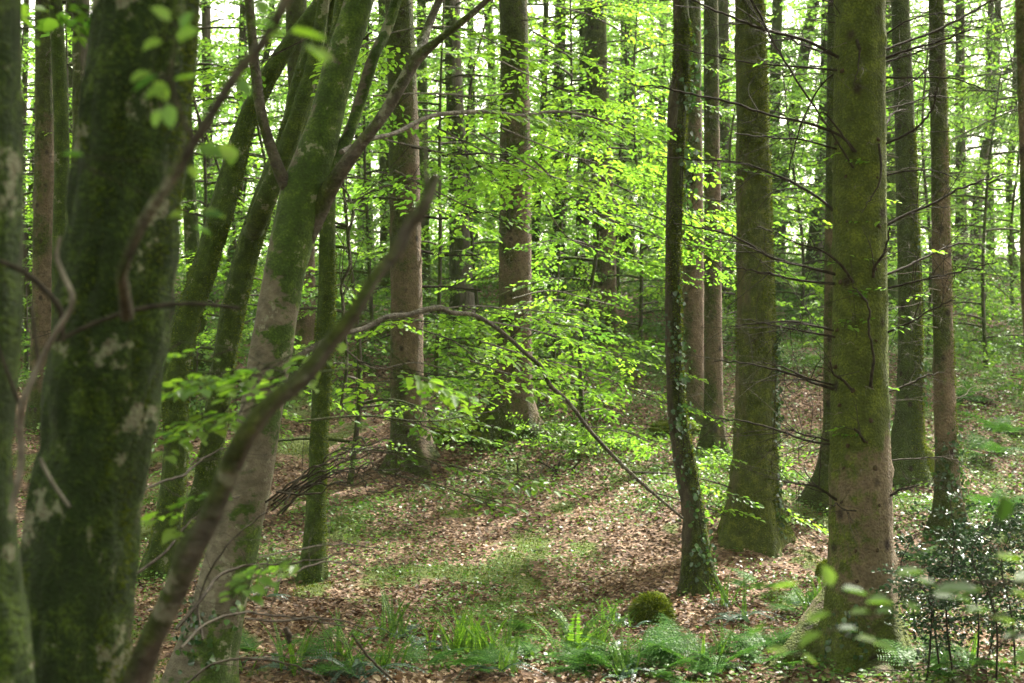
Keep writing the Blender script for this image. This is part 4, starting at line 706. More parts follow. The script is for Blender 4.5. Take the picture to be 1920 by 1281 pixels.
# ------------------------------------------------------------------ moss fur and ivy on trunks
def surf_pts(key, n, z0, z1, a0, a1, rs, out=1.0):
    T_ = TREES[key]; C, r = T_['C'], T_['r']; z = rs.uniform(z0, z1, n); a_ = rs.uniform(a0, a1, n)
    c = np.stack([np.interp(z, C[:, 2], C[:, k]) for k in range(2)] + [z], 1); rr = np.interp(z, C[:, 2], r)
    rr = rr * (1 + .35 * np.exp(-np.maximum(z - T_['g'], 0) / .3)); nrm = np.stack([np.cos(a_), np.sin(a_), np.zeros(n)], 1)
    return c + nrm * (rr * out)[:, None], nrm, a_
def fur(key, n, z0, z1, a0=-3.4, a1=.3, ln=.03, seed=1, thr=.45):
    rs = np.random.default_rng(seed); P, Nn, a_ = surf_pts(key, n, z0, z1, a0, a1, rs, .97)
    k = vn(P[:, 0] * 5, P[:, 1] * 5, P[:, 2] * 3, seed) + .25 * Nn[:, 0] > thr; P, Nn = P[k], Nn[k]; m = len(P)
    mb = MB(); leaves(mb, P, Nn + rs.normal(0, .35, (m, 3)) - [0, 0, .3], rs.normal(0, 1, (m, 3)), rs.uniform(.5, 1.3, m) * ln, wr=.35, fine=False, rs=rs); mb.build('moss', M['moss'], TREES[key]['th'])
fur('M1418', 16000, TREES['M1418']['g'], 4.4, ln=.035, seed=2); fur('M1270', 9000, TREES['M1270']['g'], 3.2, ln=.03, seed=3, thr=.4); fur('L1', 8000, TREES['L1']['g'], 3, ln=.03, seed=4, thr=.35); fur('L2', 8000, TREES['L2']['g'], 3, ln=.03, seed=5, thr=.4)
fur('S590', 5000, TREES['S590']['g'], 1, ln=.03, seed=6, thr=.35); fur('S1700', 7000, TREES['S1700']['g'], 3, -1.6, .3, ln=.035, seed=7, thr=.3); fur('S1770', 5000, TREES['S1770']['g'], 4, -1.2, .4, ln=.025, seed=8, thr=.45); fur('S1612', 9000, TREES['S1612']['g'], 3, ln=.012, seed=9, thr=.5)
fur('F2', 26000, -1.8, 1.4, ln=.014, seed=10, thr=.42)
def ivy(key, n, z0, z1, a0, a1, label, leaf=.05, seed=1, free=.03, spreadz=1.):
    rs = np.random.default_rng(seed); th = thing('ivy', label, 'ivy', list(surf_pts(key, 1, z0, z0 + .01, a0, a1, rs)[0][0])); mb, mt = MB(), MB()
    for s in range(4):
        zz = np.linspace(z0, z1 * rs.uniform(.6, 1) if z1 > 0 else z1, 14); aa = (a0 + a1) / 2 + np.cumsum(rs.normal(0, .18, 14)); aa = np.clip(aa, a0, a1)
        T_ = TREES[key]; P = np.stack([np.interp(zz, T_['C'][:, 2], T_['C'][:, k]) for k in range(2)] + [zz], 1); rr = np.interp(zz, T_['C'][:, 2], T_['r']) * 1.03
        P = P + np.stack([np.cos(aa), np.sin(aa), aa * 0], 1) * rr[:, None]; tube(mt, P, np.linspace(.006, .002, 14), 4, 40, cap=False)
    cl = max(4, n // 14); Pc, Nc, ac = surf_pts(key, cl, z0, z1, a0, a1, rs, 1.02)
    i = rs.integers(0, cl, n); P = Pc[i] + rs.normal(0, .07, (n, 3)) * [.6, .6, 1.4]; 
    T_ = TREES[key]; c = np.stack([np.interp(P[:, 2], T_['C'][:, 2], T_['C'][:, k]) for k in range(2)] + [P[:, 2]], 1); rr = np.interp(P[:, 2], T_['C'][:, 2], T_['r']); d = unit((P - c) * [1, 1, 0]); P = c + d * (rr * 1.03 + np.abs(rs.normal(0, free, n)))[:, None]
    leaves(mb, P, rs.normal(0, .6, (n, 3)) - [0, 0, .7], d + rs.normal(0, .35, (n, 3)) + [0, 0, .35], leaf * rs.uniform(.6, 1.2, n), wr=.9, fine=True, rs=rs)
    mb.build('leaves', M['ivy'], th); mt.build('stem', M['twig'], th)
ivy('M1418', 420, -2.3, .1, -.9, .4, 'ivy with pale glossy leaves climbing the right edge of the broad mossy trunk', leaf=.05, seed=3, free=.03); ivy('M1270', 260, -2.4, .8, -2.0, .2, 'sparse ivy sprigs on the thin crooked mossy trunk', seed=4, leaf=.05, free=.05)
ivy('M1270', 200, 1.0, 3.2, -1.0, .6, 'bushy bright ivy sprigs on the upper part of the crooked mossy trunk', seed=5, leaf=.055, free=.09); ivy('S1770', 260, -2.3, -1.1, -2.4, .3, 'ivy round the foot of the slim brown spruce at right', seed=6, leaf=.055, free=.05)
ivy('S1700', 160, -1.0, 1.4, -.8, .5, 'ivy with light leaves on the right side of the flared spruce', seed=7, leaf=.055, free=.07); ivy('S1612', 120, TREES['S1612']['g'] + .05, TREES['S1612']['g'] + .5, -2.9, -1.6, 'small ivy at the foot of the large green spruce trunk', seed=8, leaf=.045, free=.05)
ivy('B', 90, -2.0, -1.6, -2.4, -.6, 'small ivy plant low on the pale forked beech', seed=9, leaf=.045, free=.04)

# ------------------------------------------------------------------ forest floor: fallen leaves, herbs, moss, brush
def floor_pts(n, y0, y1, rs, marg=1.2):
    y = np.sqrt(rs.uniform(y0 ** 2, y1 ** 2, n)); x = rs.uniform(-1, 1, n) * (.36 * marg * y + .6); return x, y
def litter():
    rs = np.random.default_rng(8); mb = MB()
    for (n, y0, y1, fine, s) in ((52000, 7.5, 15, True, .058), (90000, 15, 26, False, .062), (26000, 26, 38, False, .09)):
        x, y = floor_pts(n, y0, y1, rs); k = mossmask(x, y) + .25 * rs.random(n) < .76; x, y = x[k], y[k]; m = len(x)
        P = np.stack([x, y, ground_z(x, y) + .006 + .03 * rs.random(m) ** 2], 1); a_ = rs.uniform(0, 6.283, m)
        D = np.stack([np.cos(a_), np.sin(a_), rs.normal(0, .35, m)], 1)
        leaves(mb, P, D, np.array([0, 0, 1.]) + rs.normal(0, .45, (m, 3)), s * rs.uniform(.6, 1.2, m), wr=.6, fine=fine, tint=np.clip(rs.beta(1.6, 2.2, m) + .75 * (fbm(x * .8, y * .8, 0, 5, 4) - .5), 0, 1), rs=rs)
    tag(mb.build('leaf_litter', M['litter']), kind='stuff')
litter()
def herbs():
    rs = np.random.default_rng(9); mb = MB()
    for (n, y0, y1, s, hmax, thr) in ((110000, 9, 19, .036, .10, .555), (150000, 17, 30, .048, .18, .50), (60000, 28, 46, .085, .35, .42)):
        x, y = floor_pts(n, y0, y1, rs); dens = fbm(x * .5 + 9, y * .45, 0, 63, 4) + .10 * np.clip((x - 1.6) / 2, -.6, 1.1) + .10 * np.clip((y - 20) / 8, 0, 1)
        k = dens + .10 * rs.normal(size=n) > thr - .015; x, y = x[k], y[k]; m = len(x)
        P = np.stack([x, y, ground_z(x, y) + .02 + hmax * rs.random(m) ** 1.6 * (.4 + vn(x * 2, y * 2, 0, 4))], 1)
        leaves(mb, P, rs.normal(0, 1, (m, 3)) * [1, 1, .3], np.array([0, 0, 1.]) + rs.normal(0, .4, (m, 3)), s * rs.uniform(.6, 1.3, m), wr=.75, fine=False, tint=np.clip(rs.random(m) * .7 + .3 * vn(x, y, 0, 2), 0, 1), rs=rs)
    tag(mb.build('ground_cover', M['herb']), kind='stuff')
herbs()
def mossgrow():
    rs = np.random.default_rng(10); mb = MB(); n = 150000; x, y = floor_pts(n, 8.5, 22, rs); k = mossmask(x, y) + .12 * (vn(x * 7, y * 7, 0, 8) - .5) > .665; x, y = x[k], y[k]; m = len(x)
    P = np.stack([x, y, ground_z(x, y) - .002], 1); leaves(mb, P, np.array([0, 0, 1.]) + rs.normal(0, .5, (m, 3)), rs.normal(0, 1, (m, 3)), rs.uniform(.015, .04, m), wr=.4, fine=False, rs=rs)
    tag(mb.build('moss_cover', M['moss']), kind='stuff')
mossgrow()
def undergrowth():
    rs = np.random.default_rng(12); mb, mt = MB(), MB(); n = 8200; x, y = floor_pts(n, 22, 47, rs); k = fbm(x * .35, y * .35, 0, 83, 3) + .10 * np.clip((y - 28) / 8, -1, 1) > .45; x, y = x[k], y[k]; m = len(x)
    O = np.stack([x, y, ground_z(x, y) + rs.uniform(.05, .55, m)], 1); a_ = rs.uniform(0, 6.283, m)
    spray_leaves(mb, mt, O, np.stack([np.cos(a_), np.sin(a_), rs.uniform(0, .5, m)], 1), rs.uniform(.4, .8, m), 26, .085, fine=False, rs=rs, tilt=.5, ln_=.7, twig=.004)
    tag(mb.build('undergrowth', M['herb']), kind='stuff'); tag(mt.build('undergrowth_stems', M['twig']), kind='stuff')
undergrowth()
def sticks():
    rs = np.random.default_rng(14); mb = MB(); n = 700; x, y = floor_pts(n, 9, 26, rs); z = ground_z(x, y) + .03; a_ = rs.uniform(0, 6.283, n); l = rs.uniform(.08, .5, n)
    A = np.stack([x, y, z], 1); x2, y2 = x + np.cos(a_) * l, y + np.sin(a_) * l; B = np.stack([x2, y2, ground_z(x2, y2) + rs.uniform(.01, .08, n)], 1); r = rs.uniform(.002, .006, n); prisms(mb, A, B, r, r * .6)
    tag(mb.build('fallen_twigs', M['twig']), kind='stuff')
sticks()

# ------------------------------------------------------------------ ferns, bracken, stump, holly, brush
def frond_mesh(name, L=.45, n=26, wid=.045, arch=.25, mat='fern', tri=False, sub=False, seed=0):
    rs = np.random.default_rng(seed); mb = MB(); t = np.linspace(0, 1, n); y = L * (t - .15 * arch * t ** 2); z = L * (arch * .9 * t - arch * 1.5 * t ** 2.2) if arch > .0 else L * 0 * t
    C = np.stack([t * 0, y, z], 1); T = unit(np.gradient(C, axis=0)); S = np.array([1., 0, 0]); Nn = np.cross(S, T)
    w_ = wid * (np.clip(1 - t, 0, 1) ** (.9 if tri else .55)) * np.clip(t * (4 if tri else 5) + .25, 0, 1) * (1 if not tri else 2.4)
    prisms(mb, C[:-1], C[1:], .0022, .0018)
    for sg in (-1., 1.):
        i0 = 2 if not tri else 5
        A = C[i0:]; D = S * sg + T[i0:] * (.35 if not tri else .45) + rs.normal(0, .06, (n - i0, 3)) - np.array([0, 0, .12]); l = w_[i0:] * rs.uniform(.85, 1.1, n - i0) + .004
        if not sub: leaves(mb, A, D, Nn[i0:] + rs.normal(0, .15, (n - i0, 3)), l, wr=.9 * (L / n) / wid * 1.6 if not tri else .35, fine=False, rs=rs)
        else:
            D = unit(D)
            for a_, d_, l_, nn in zip(A, D, l, Nn[i0:]):
                q = max(3, int(l_ / .017)); u = np.linspace(.05, 1, q)[:, None]; Pq = a_ + d_ * l_ * u; side = unit(np.cross(nn, d_))
                prisms(mb, a_[None], (a_ + d_ * l_)[None], .001, .0006)
                for s2 in (-1, 1): leaves(mb, Pq, side[None] * s2 + d_ * .5 + rs.normal(0, .05, (q, 3)), nn[None] + rs.normal(0, .2, (q, 3)), (.036 * (1 - u[:, 0] * .7) * (l_ / .12) ** .5), wr=.5, fine=False, rs=rs)
    o = mb.build(name, M[mat]); me = o.data; bpy.data.objects.remove(o); return me
FR = dict(up=[frond_mesh('frond', .42, 32, .024, .16, 'fern', seed=s) for s in range(3)], old=[frond_mesh('frond', .40, 26, .036, .55, 'oldfern', seed=s + 5) for s in range(3)],
          br=[frond_mesh('frond', .62, 22, .10, .22, 'bracken', tri=True, sub=True, seed=s + 9) for s in range(3)], ha=[frond_mesh('frond', .5, 24, .055, .32, 'fern', seed=s + 15) for s in range(2)])
def fern(kind, loc, label, n_up=14, n_old=8, s=1., seed=0, name='fern', group='ferns on the forest floor'):
    rs = np.random.default_rng(seed + int(abs(loc[0]) * 100)); th = thing(name, label, 'fern', loc, group)
    def put(me, yaw, pitch, sc_, off=0.):
        o = bpy.data.objects.new('frond', me); col.objects.link(o); o.parent = th; o.scale = (sc_ * 1.15,) * 3
        o.rotation_mode = 'ZYX'; o.rotation_mode = 'XYZ'; o.rotation_euler = (pitch, rs.normal(0, .15), yaw); o.location = (rs.normal(0, .02 + off), rs.normal(0, .02 + off), .0)
    if kind == 'hard':
        for q in range(n_up): put(FR['up'][q % 3], rs.uniform(0, 6.28), rs.uniform(.85, 1.45), s * rs.uniform(.55, 1.05), .045 * s)
        for q in range(n_old): put(FR['old'][q % 3], rs.uniform(0, 6.28), rs.uniform(.0, .5), s * rs.uniform(.6, 1.1), .03)
    elif kind == 'bracken':
        for q in range(n_up): put(FR['br'][q % 3], rs.uniform(0, 6.28), rs.uniform(.15, .65), s * rs.uniform(.6, 1.1), .06)
    else:
        for q in range(n_up): put(FR['ha'][q % 2], rs.uniform(0, 6.28), rs.uniform(.45, 1.1), s * rs.uniform(.6, 1.05), .02)
FE = [('hard', 740, 1200, 15, 9, 1.0, 'upright bright fern with dark fronds at its base, left of the large fern clump'), ('hard', 868, 1235, 26, 6, 1.05, 'largest clump of upright fern fronds in the bottom centre'), ('hard', 912, 1240, 16, 10, 1.0, 'fern clump with grey-green drooping fronds, right side of the largest clump'), ('hard', 800, 1225, 4, 12, .95, 'bluish drooping fern between the two upright bright ferns'),
 ('hard', 642, 1245, 14, 5, .95, 'thin upright yellow-green fern left of bottom centre'), ('hard', 665, 1275, 2, 14, 1.1, 'silvery drooping fern cut by the bottom edge'), ('shield', 1075, 1235, 13, 0, 1.1, 'feathery shield fern at bottom, right of the largest clump'), ('hard', 1118, 1225, 12, 8, .9, 'small fern tuft beside the feathery shield fern'),
 ('hard', 1152, 1175, 7, 7, .75, 'small fern left of the mossy stump'), ('hard', 1225, 1190, 2, 6, .5, 'tiny fern in front of the mossy stump'), ('hard', 1358, 1140, 14, 5, .85, 'bright grassy fern beside the foot of the crooked mossy trunk'), ('hard', 1392, 1170, 2, 13, 1.0, 'dark drooping fern between the crooked trunk and the large green trunk'),
 ('hard', 1530, 1150, 16, 3, .9, 'yellow-green fern against the left side of the large green trunk'), ('hard', 1700, 1175, 12, 3, .9, 'pale green fern right of the large green trunk'), ('hard', 492, 1125, 8, 9, .9, 'fern with dark fronds right of the pale forked beech foot'), ('hard', 540, 1290, 12, 4, .9, 'fern at the bottom edge left of centre'), ('hard', 1180, 1180, 3, 5, .5, 'tiny dark fern left side of the mossy stump foot'),
 ('hard', 1000, 760, 8, 8, 1.0, 'dark fern on the bank right of the central spruce'), ('bracken', 1010, 1290, 5, 0, .9, 'bracken at the bottom edge right of the silvery fern'), ('bracken', 1130, 1285, 6, 0, 1.0, 'bracken at the bottom edge below the shield fern'), ('bracken', 1220, 1275, 7, 0, 1.1, 'wide flat bracken below the mossy stump'), ('bracken', 1310, 1262, 7, 0, 1.1, 'flat bluish bracken in the bottom centre right'), ('bracken', 1390, 1285, 6, 0, 1.0, 'bracken at the bottom edge left of the spreading root'),
 ('bracken', 1440, 1235, 6, 0, .9, 'bracken just left of the spreading root of the large trunk'), ('bracken', 1490, 1150, 5, 0, .8, 'pale bracken behind the left side of the large green trunk foot'), ('bracken', 510, 1235, 4, 0, .8, 'small bracken at lower left beneath the bare twigs'), ('bracken', 980, 1190, 4, 0, .6, 'low yellowish bracken above the largest fern clump'), ('bracken', 1420, 1110, 5, 0, .7, 'bracken on the bank right of the crooked mossy trunk'),
 ('bracken', 1860, 960, 7, 0, 1.2, 'sunlit yellow-green bracken right of the slim brown spruce foot'), ('bracken', 1900, 985, 6, 0, 1.2, 'bracken by the right edge above the holly'), ('bracken', 1880, 820, 7, 0, 1.3, 'bracken on the slope by the right edge'), ('bracken', 1820, 760, 7, 0, 1.3, 'bracken high on the slope right of the slim brown spruce'), ('bracken', 1850, 860, 6, 0, 1.2, 'bracken patch on the right slope below its neighbours'), ('bracken', 1690, 830, 5, 0, 1.2, 'bracken behind the large green trunk, beside the flared spruce'), ('bracken', 1830, 1090, 5, 0, .9, 'bracken behind the holly stems'), ('bracken', 1730, 1060, 5, 0, .8, 'pale bracken just right of the large green trunk')]
for px, kd, lab in [(440, 'hard', 'fern at the bottom edge beside the pale forked beech foot'), (590, 'bracken', 'small bracken at the bottom edge under the thin fallen twigs'), (720, 'hard', 'narrow fern at the bottom edge between the silvery fern and the large clump'), (790, 'bracken', 'bracken at the bottom edge below the large fern clump'), (880, 'bracken', 'pale bracken right below the largest fern clump'), (950, 'hard', 'fern at the bottom edge right of the largest clump'), (1060, 'bracken', 'low bracken hugging the bottom edge under the feathery fern'), (1180, 'hard', 'fern at the bottom edge left of the wide flat bracken'), (1270, 'bracken', 'bracken between the two widest bracken fronds at the bottom'), (1350, 'hard', 'fern rising behind the bottom bracken, centre right'), (1740, 'bracken', 'bracken among the holly stems, nearest the large trunk'), (1800, 'hard', 'fern tuft under the tallest holly stem'), (1880, 'bracken', 'bracken in the lower right corner under the holly')]:
    FE.append((kd, px, 1262 + (px * 7) % 18, 9 if kd == 'hard' else 5, 6 if kd == 'hard' else 0, .85 + (px % 5) * .06, lab))
for q, (kd, px, py, nu, no, s, lab) in enumerate(FE):
    h_ = hit(px, py, 6.) if py < 1283 else W(px, 1283, 10.3); h_[2] = float(ground_z(h_[0], h_[1])) + .01
    fern(kd, h_, lab, nu, no, s, q, name='bracken' if kd == 'bracken' else 'fern', group='bracken plants on the forest floor' if kd == 'bracken' else 'ferns on the forest floor')
def lump(mb, c, rx, ry, rz, seed, amp=.18, n=28):
    u = np.linspace(0.02, np.pi - .02, n); v = np.arange(n * 2) / (n * 2) * 2 * np.pi; U, V = np.meshgrid(u, v, indexing='ij')
    d = np.stack([np.sin(U) * np.cos(V), np.sin(U) * np.sin(V), np.cos(U)], -1); s = 1 + amp * 2 * (fbm(d[..., 0] * 1.6 + seed, d[..., 1] * 1.6, d[..., 2] * 1.6, seed, 4) - .5) + .25 * np.clip(-d[..., 2], 0, 1)
    mb.add((np.array(c) + d * s[..., None] * [rx, ry, rz]).reshape(-1, 3), grid_faces(n, n * 2))
M['mossbody'] = plain_mat('moss_body', (.030, .045, .006), (.085, .105, .012), 60., .95, .8)
def mossy(px, py, rx, rz, label, name='mossy_stump', seed=1, fz=5000):
    h_ = hit(px, py, 6.); g = h_[2]; th = thing(name, label, 'stump' if 'stump' in name else 'root', h_); mb = MB(); c = [h_[0], h_[1], g + rz * .35]; lump(mb, c, rx, rx * .9, rz, seed, amp=.34); lump(mb, [c[0] - rx * .55, c[1] - rx * .3, c[2] - rz * .4], rx * .7, rx * .6, rz * .55, seed + 1, amp=.5); lump(mb, [c[0] + rx * .7, c[1] - rx * .1, c[2] - rz * .5], rx * .65, rx * .6, rz * .5, seed + 2, amp=.5); mb.build('body', M['mossbody'], th, smooth=True)
    rs = np.random.default_rng(seed); d = unit(rs.normal(0, 1, (fz, 3))); d[:, 2] = np.abs(d[:, 2]) * .9 - .05; d = unit(d); P = np.array(c) + d * [rx, rx * .9, rz] * (.92 + .12 * vn(d[:, 0] * 3, d[:, 1] * 3, d[:, 2] * 3, seed))[:, None]
    mf = MB(); leaves(mf, P, d * .7 + rs.normal(0, .3, (fz, 3)) - [0, 0, .55], rs.normal(0, 1, (fz, 3)), rs.uniform(.025, .07, fz), wr=.16, fine=False, rs=rs); mf.build('moss', M['moss'], th)
mossy(1222, 1172, .17, .20, 'rounded stump covered in hanging yellow-green moss, left of the crooked trunk foot')
mossy(1560, 1090, .14, .16, 'dark mossy stump tucked against the left side of the large green trunk', seed=5)
mossy(905, 668, .45, .32, 'mossy hummock in the middle distance left of the central spruce', name='mossy_mound', seed=7, fz=3000); mossy(845, 815, .35, .16, 'low mossy root mound between the reddish spruce and the central spruce', name='mossy_mound', seed=8, fz=2500)
mossy(900, 800, .3, .2, 'dark mossy root buttress on the left of the central spruce', name='mossy_mound', seed=9, fz=2500); mossy(1265, 805, .35, .1, 'mossy root mound at the foot of the reddish spruce behind the crooked trunk', name='mossy_mound', seed=10, fz=2500); mossy(1715, 885, .3, .28, 'bright yellow moss mound at the foot of the flared spruce', name='mossy_mound', seed=11, fz=4000)
def root(key, path, mat, name='root'):
    P = []; 
    for (px, py, wd, dz) in path: h_ = hit(px, py, 6.); P.append([h_[0], h_[1], h_[2] + dz])
    P = np.array(P); r = np.array([p[2] * .5 * K * q[1] for p, q in zip(path, P)]); mb = MB(); tube(mb, P, r, 14, 40, wob=.2, seed=3); mb.build(name, M[mat], TREES[key]['th'], smooth=True)
limb('S1612', [(1622, 1150, 60, 10.7), (1636, 1205, 82, 10.45), (1646, 1245, 78, 10.25), (1632, 1290, 80, 9.95), (1600, 1350, 80, 9.5)], mat='spruce', name='root')
limb('S1612', [(1590, 1095, 60, 10.75), (1562, 1150, 80, 10.7), (1528, 1195, 76, 10.6), (1490, 1228, 56, 10.5), (1445, 1258, 36, 10.4), (1410, 1280, 24, 10.3)], mat='bigspruce', name='root')
limb('S1612', [(1640, 1110, 50, 10.8), (1662, 1165, 56, 10.7), (1688, 1215, 46, 10.6), (1712, 1250, 30, 10.5)], mat='bigspruce', name='root')
root('S965', [(955, 790, 50, .18), (915, 800, 36, .08), (880, 818, 22, 0)], 'beechmoss'); root('S965', [(975, 800, 40, .15), (1005, 812, 26, .05), (1030, 820, 16, -.02)], 'spruce')
# holly at the lower right: each stem with its leaves
rh = np.random.default_rng(17); hi_ = 0
for (px, py, h, d, lab) in [(1735, 1265, .75, 9.4, 'dark leafless-footed holly stem nearest the large green trunk'), (1765, 1250, 1.0, 9.6, 'holly stem with glossy leaves, second from the large green trunk'), (1790, 1262, 1.25, 9.4, 'tallest holly stem in the thicket below the slim brown spruce'), (1830, 1245, 1.1, 9.7, 'holly stem right of the tallest one in the thicket'), (1868, 1260, 1.15, 9.3, 'bushy holly stem near the lower right edge'), (1905, 1250, 1.0, 9.6, 'holly stem at the right edge of the thicket'), (1715, 1150, .9, 11.5, 'holly shoot close behind the large green trunk on the right'), (1850, 1190, .95, 10.4, 'holly stem in the back of the thicket'), (1940, 1240, 1.2, 9.5, 'holly bush cut off by the right edge')]:
    x = (px - 960) * K * d; g = float(ground_z(x, d)); th = thing('holly', lab, 'holly', (x, d, g), 'holly thicket in the lower right'); mt, ml = MB(), MB(); O, D, L = [], [], []
    st = np.array([[x, d, g - .05], [x + rh.normal(0, .03), d, g + h * .4], [x + rh.normal(0, .07), d + rh.normal(0, .05), g + h * .75], [x + rh.normal(0, .1), d + rh.normal(0, .08), g + h]]); C, _ = tube(mt, st, [.008, .007, .005, .003], 5, 16)
    for q in range(44):
        u = rh.uniform(.18, 1); p = np.array([np.interp(u, np.linspace(0, 1, 16), C[:, k]) for k in range(3)]); a_ = rh.uniform(0, 6.28); dd = np.array([math.cos(a_), math.sin(a_), rh.uniform(-.1, .6)]); O.append(p); D.append(dd); L.append(rh.uniform(.15, .42) * (1.2 - .5 * u))
    spray_leaves(ml, mt, np.array(O), np.array(D), np.array(L), 15, .036, fine=True, rs=rh, tilt=.6, width=.18, ln_=.6, twig=.002)
    ml.build('leaves', M['holly'], th); mt.build('stem', M['twig'], th)
# brush of dead twigs sweeping right from the pale beech
br = thing('dead_brushwood', 'bundle of thin bare grey twigs fanning out in front of the slender mossy trunk foot', 'branch', W(495, 960, 8.6)); TREES['br'] = dict(th=br, depth=8.5); rb = np.random.default_rng(23)
for q in range(10):
    s = rb.uniform(-1, 1); x0, y0 = 492 + rb.uniform(-5, 60), 972 - rb.uniform(0, 60)
    px_branch('br', [(x0, y0, 5), (570 + s * 10, 905 + s * 22, 4.5), (640 + s * 10, 872 + s * 38, 3.2), (720 + rb.uniform(-20, 30), 862 + s * 62, 2.2), (790 + rb.uniform(-60, 60), 868 + s * 90, 1.3)], name='twig', mat='twig', d0=8.4 + rb.uniform(-.2, .2), d1=8.8 + rb.uniform(-.5, .5), sub=6, seed=300 + q, seg=4, jit=.03)
b2 = thing('fallen_branch', 'bare forked branches sprawling low in front of the pale forked beech', 'branch', W(440, 1180, 6.6)); TREES['b2'] = dict(th=b2, depth=6.6)
for q, p in enumerate([[(250, 930, 6), (300, 905, 6), (345, 890, 6), (390, 855, 5), (470, 820, 3)], [(250, 1080, 8), (310, 1035, 7), (350, 985, 6), (400, 950, 5), (450, 930, 3)], [(330, 1180, 10), (380, 1120, 9), (410, 1080, 8), (470, 1060, 6), (560, 1055, 4), (640, 1040, 3)], [(340, 1215, 7), (385, 1170, 6), (450, 1150, 6), (520, 1155, 5), (620, 1170, 4), (700, 1190, 3)], [(460, 1160, 5), (520, 1165, 5), (600, 1158, 5), (680, 1175, 3)], [(340, 1290, 7), (400, 1245, 6), (460, 1235, 6), (540, 1245, 5), (600, 1270, 5), (640, 1300, 4)],
     [(470, 1120, 6), (530, 1085, 5), (600, 1055, 5), (680, 1060, 3)], [(485, 1045, 4), (560, 1030, 4), (640, 1020, 4), (720, 1030, 3)], [(380, 1200, 6), (372, 1130, 5), (420, 1030, 4), (500, 960, 3)], [(660, 1190, 6), (690, 1230, 6), (730, 1270, 6), (760, 1300, 5)]]):
    px_branch('b2', p, name='bare_branch', d0=6.4 + .2 * (q % 3), d1=7.2 + .2 * (q % 4), sub=6, seed=400 + q, seg=6, sl=(.1, .5))
px_branch('b2', [(535, 1178, 12), (540, 1190, 14), (542, 1205, 8)], name='hanging_cone', d0=6.6, sub=0, mat='twig')
# root mass on the bank below the central spruce
rt = thing('root_tangle', 'tangle of dry roots and twigs on the small bank below the central spruce', 'roots', hit(990, 890)); TREES['rt'] = dict(th=rt, depth=float(hit(990, 890)[1])); 
for q in range(9):
    x0 = 930 + 20 * q; px_branch('rt', [(x0, 870 + rb.uniform(-10, 20), 4), (x0 + rb.uniform(-20, 30), 885, 4), (x0 + rb.uniform(-30, 60), 900 + rb.uniform(0, 18), 3)], name='root', d0=TREES['rt']['depth'] - .1, sub=5, seed=500 + q, mat='greytwig' if q % 2 else 'twig', seg=4)
# leafy bramble patches on the bank: countable bushes
for q, (px, py, rw, lab, lm) in enumerate([(990, 815, .75, 'sunny green bush spilling over the mound at the foot of the central spruce', 'beechleaf'), (1110, 850, .9, 'bright low leafy bush on the bank right of the central mound', 'beechleaf'), (860, 720, .9, 'green bush between the reddish spruce and the central spruce', 'darkleaf'), (1210, 700, .9, 'shaded leafy bush left of the crooked mossy trunk', 'darkleaf'), (1400, 890, .7, 'bright leafy shoots at the foot of the broad mossy trunk', 'beechleaf'), (690, 760, .8, 'dark leafy bush left of the reddish spruce', 'darkleaf'), (660, 690, 1., 'bush behind the slanting limb, left of the reddish spruce', 'darkleaf'), (1500, 620, 1.2, 'bluish green bush on the slope left of the large green trunk', 'darkleaf'), (1480, 690, .8, 'shrub at the far side of the broad mossy trunk', 'darkleaf'), (470, 640, 1.1, 'undergrowth bush beyond the pale forked beech', 'darkleaf'), (60, 720, .9, 'green bush low in the far left gap', 'herb')]):
    h_ = hit(px, py, 6.); th = thing('bush', lab, 'bush', h_, 'bushes on the far bank'); rs = np.random.default_rng(700 + q); m = 34 if q in (0, 2, 5) else 55; a_ = rs.uniform(0, 6.28, m); e_ = rs.uniform(0, 1, m)
    O = h_ + np.stack([np.cos(a_) * rw * .7 * e_, np.sin(a_) * rw * .7 * e_, rs.uniform(.05, .35, m) * rw * (1.3 - e_)], 1); O[:, 2] = np.maximum(O[:, 2], ground_z(O[:, 0], O[:, 1]) + .05)
    mb, mt = MB(), MB(); spray_leaves(mb, mt, O, np.stack([np.cos(a_), np.sin(a_), rs.uniform(-.1, .7, m)], 1), rs.uniform(.3, .6, m), 24, .055, fine=True, rs=rs, tilt=.4, ln_=.4); mb.build('leaves', M[lm], th); mt.build('stems', M['twig'], th)
# drooping spruce sprays in the upper right
def needles(key, n, zr, seed, az=None):
    T_ = TREES[key]; rs = np.random.default_rng(seed); mb, mt = MB(), MB(); C = T_['C']
    for q in range(n):
        z = rs.uniform(*zr); c = np.array([np.interp(z, C[:, 2], C[:, k]) for k in range(2)] + [z]); a_ = rs.uniform(0, 6.28) if az is None else rs.uniform(*az); L = rs.uniform(1., 2.6); dr = np.array([math.cos(a_), math.sin(a_), 0]); t = np.linspace(0, 1, 8)
        P = c + dr * (t * L)[:, None] + np.array([0, 0, 1.]) * (-.35 * L * t ** 1.6)[:, None]; tube(mt, P, np.linspace(.015, .003, 8), 4, 10, cap=False); m = int(L * 22); u = rs.uniform(.15, 1, m); A = np.stack([np.interp(u, t, P[:, k]) for k in range(3)], 1); S = np.array([-dr[1], dr[0], 0.])
        B = A + S * rs.normal(0, .18, m)[:, None] + dr * rs.uniform(0, .15, m)[:, None] - np.array([0, 0, 1.]) * rs.uniform(.1, .45, m)[:, None]; prisms(mt, A, B, .002, .001); k = 22; v = rs.random((m, k)); Q = A[:, None] + (B - A)[:, None] * v[..., None]
        leaves(mb, Q.reshape(-1, 3), np.repeat(unit(B - A), k, 0) * .8 + rs.normal(0, .6, (m * k, 3)), rs.normal(0, 1, (m * k, 3)), .03, wr=.16, fine=False, rs=rs)
    o = mb.build('needles', M['needle'], T_['th']); mt.build('needle_branches', M['dark'], T_['th'])
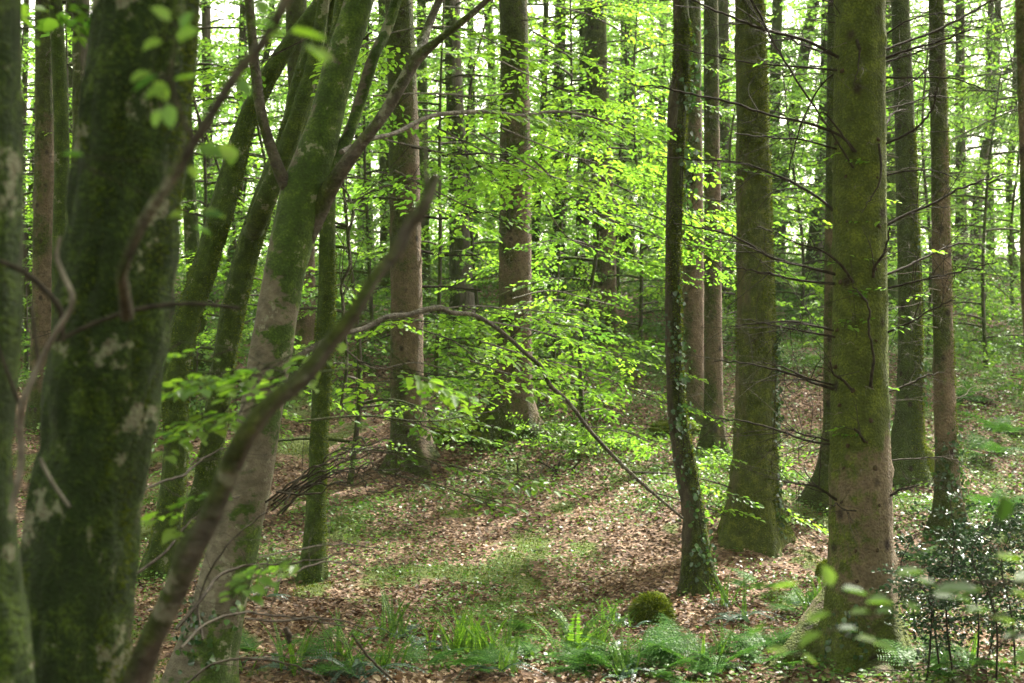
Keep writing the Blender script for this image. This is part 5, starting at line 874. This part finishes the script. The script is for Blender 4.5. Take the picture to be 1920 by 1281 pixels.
needles('S1770', 5, (4.2, 6.2), 3, (-.6, .9)); needles('far27', 16, (4, 11), 4); needles('far29', 14, (5, 12), 5); needles('far24', 12, (3, 8), 6); needles('far22', 8, (1.5, 5), 7)

tree('R1990', [(2075, 980, 50), (2070, 500, 44), (2066, 0, 40)], 20., 'spruce', 'spruce_tree', 'spruce just outside the right edge whose drooping grey-green branches hang into the upper right corner', H=14, seg=12, step=.4)
needles('R1990', 26, (3.3, 6.4), 8, (2.5, 3.8))
# tufts of beech leaves in front of the large green trunk
tf = thing('thin_beech_shoot', 'small tufts of fresh leaves on a thin shoot in front of the large green trunk', 'branch', W(1700, 480, 10.2)); mbs, mts = MB(), MB(); rs = np.random.default_rng(77)
shp = [(1700, 560), (1668, 612), (1640, 600), (1600, 600), (1590, 545), (1570, 492), (1640, 484), (1662, 540), (1690, 592), (1655, 690), (1645, 722), (1600, 812), (1590, 800), (1646, 412), (1655, 376), (1638, 382), (1580, 290), (1632, 302), (1650, 306), (1575, 610), (1595, 480), (1620, 815), (1480, 250), (1730, 470), (1460, 110)]
O = np.array([W(a_, b_, 10.25 + rs.uniform(-.15, .1)) for a_, b_ in shp]); 
for q_ in (0, 3, 8, 16, 20): prisms(mts, O[q_][None], O[(q_ + 1) % 22][None], .002, .0015)
D = np.stack([rs.choice([-1, 1], len(O)), rs.normal(0, .4, len(O)), rs.normal(-.05, .1, len(O))], 1); spray_leaves(mbs, mts, O, D, rs.uniform(.1, .2, len(O)), 7, .055, fine=True, rs=rs, tilt=.1, width=.3, ln_=.15, twig=.0015); mbs.build('leaves', M['beechleaf'], tf); mts.build('twig', M['twig'], tf)
# ------------------------------------------------------------------ damp woodland air
def haze():
    mb = MB(); x0, x1, y0, y1, z0, z1 = -152, 152, -62, 262, -9, 34
    v = [[x, y, z] for z in (z0, z1) for y in (y0, y1) for x in (x0, x1)]
    mb.add(v, [[0, 2, 3, 1], [4, 5, 7, 6], [0, 1, 5, 4], [2, 6, 7, 3], [0, 4, 6, 2], [1, 3, 7, 5]])
    m = bpy.data.materials.new('air'); m.use_nodes = True; t = m.node_tree; t.nodes.clear(); o = t.nodes.new('ShaderNodeOutputMaterial'); p = t.nodes.new('ShaderNodeVolumePrincipled')
    p.inputs['Color'].default_value = (.90, 1, .84, 1); p.inputs['Density'].default_value = .0003; p.inputs['Anisotropy'].default_value = .2; t.links.new(p.outputs[0], o.inputs['Volume'])
    tag(mb.build('haze', m), kind='stuff')
haze(); cy.volume_bounces = 0; cy.volume_max_steps = 64
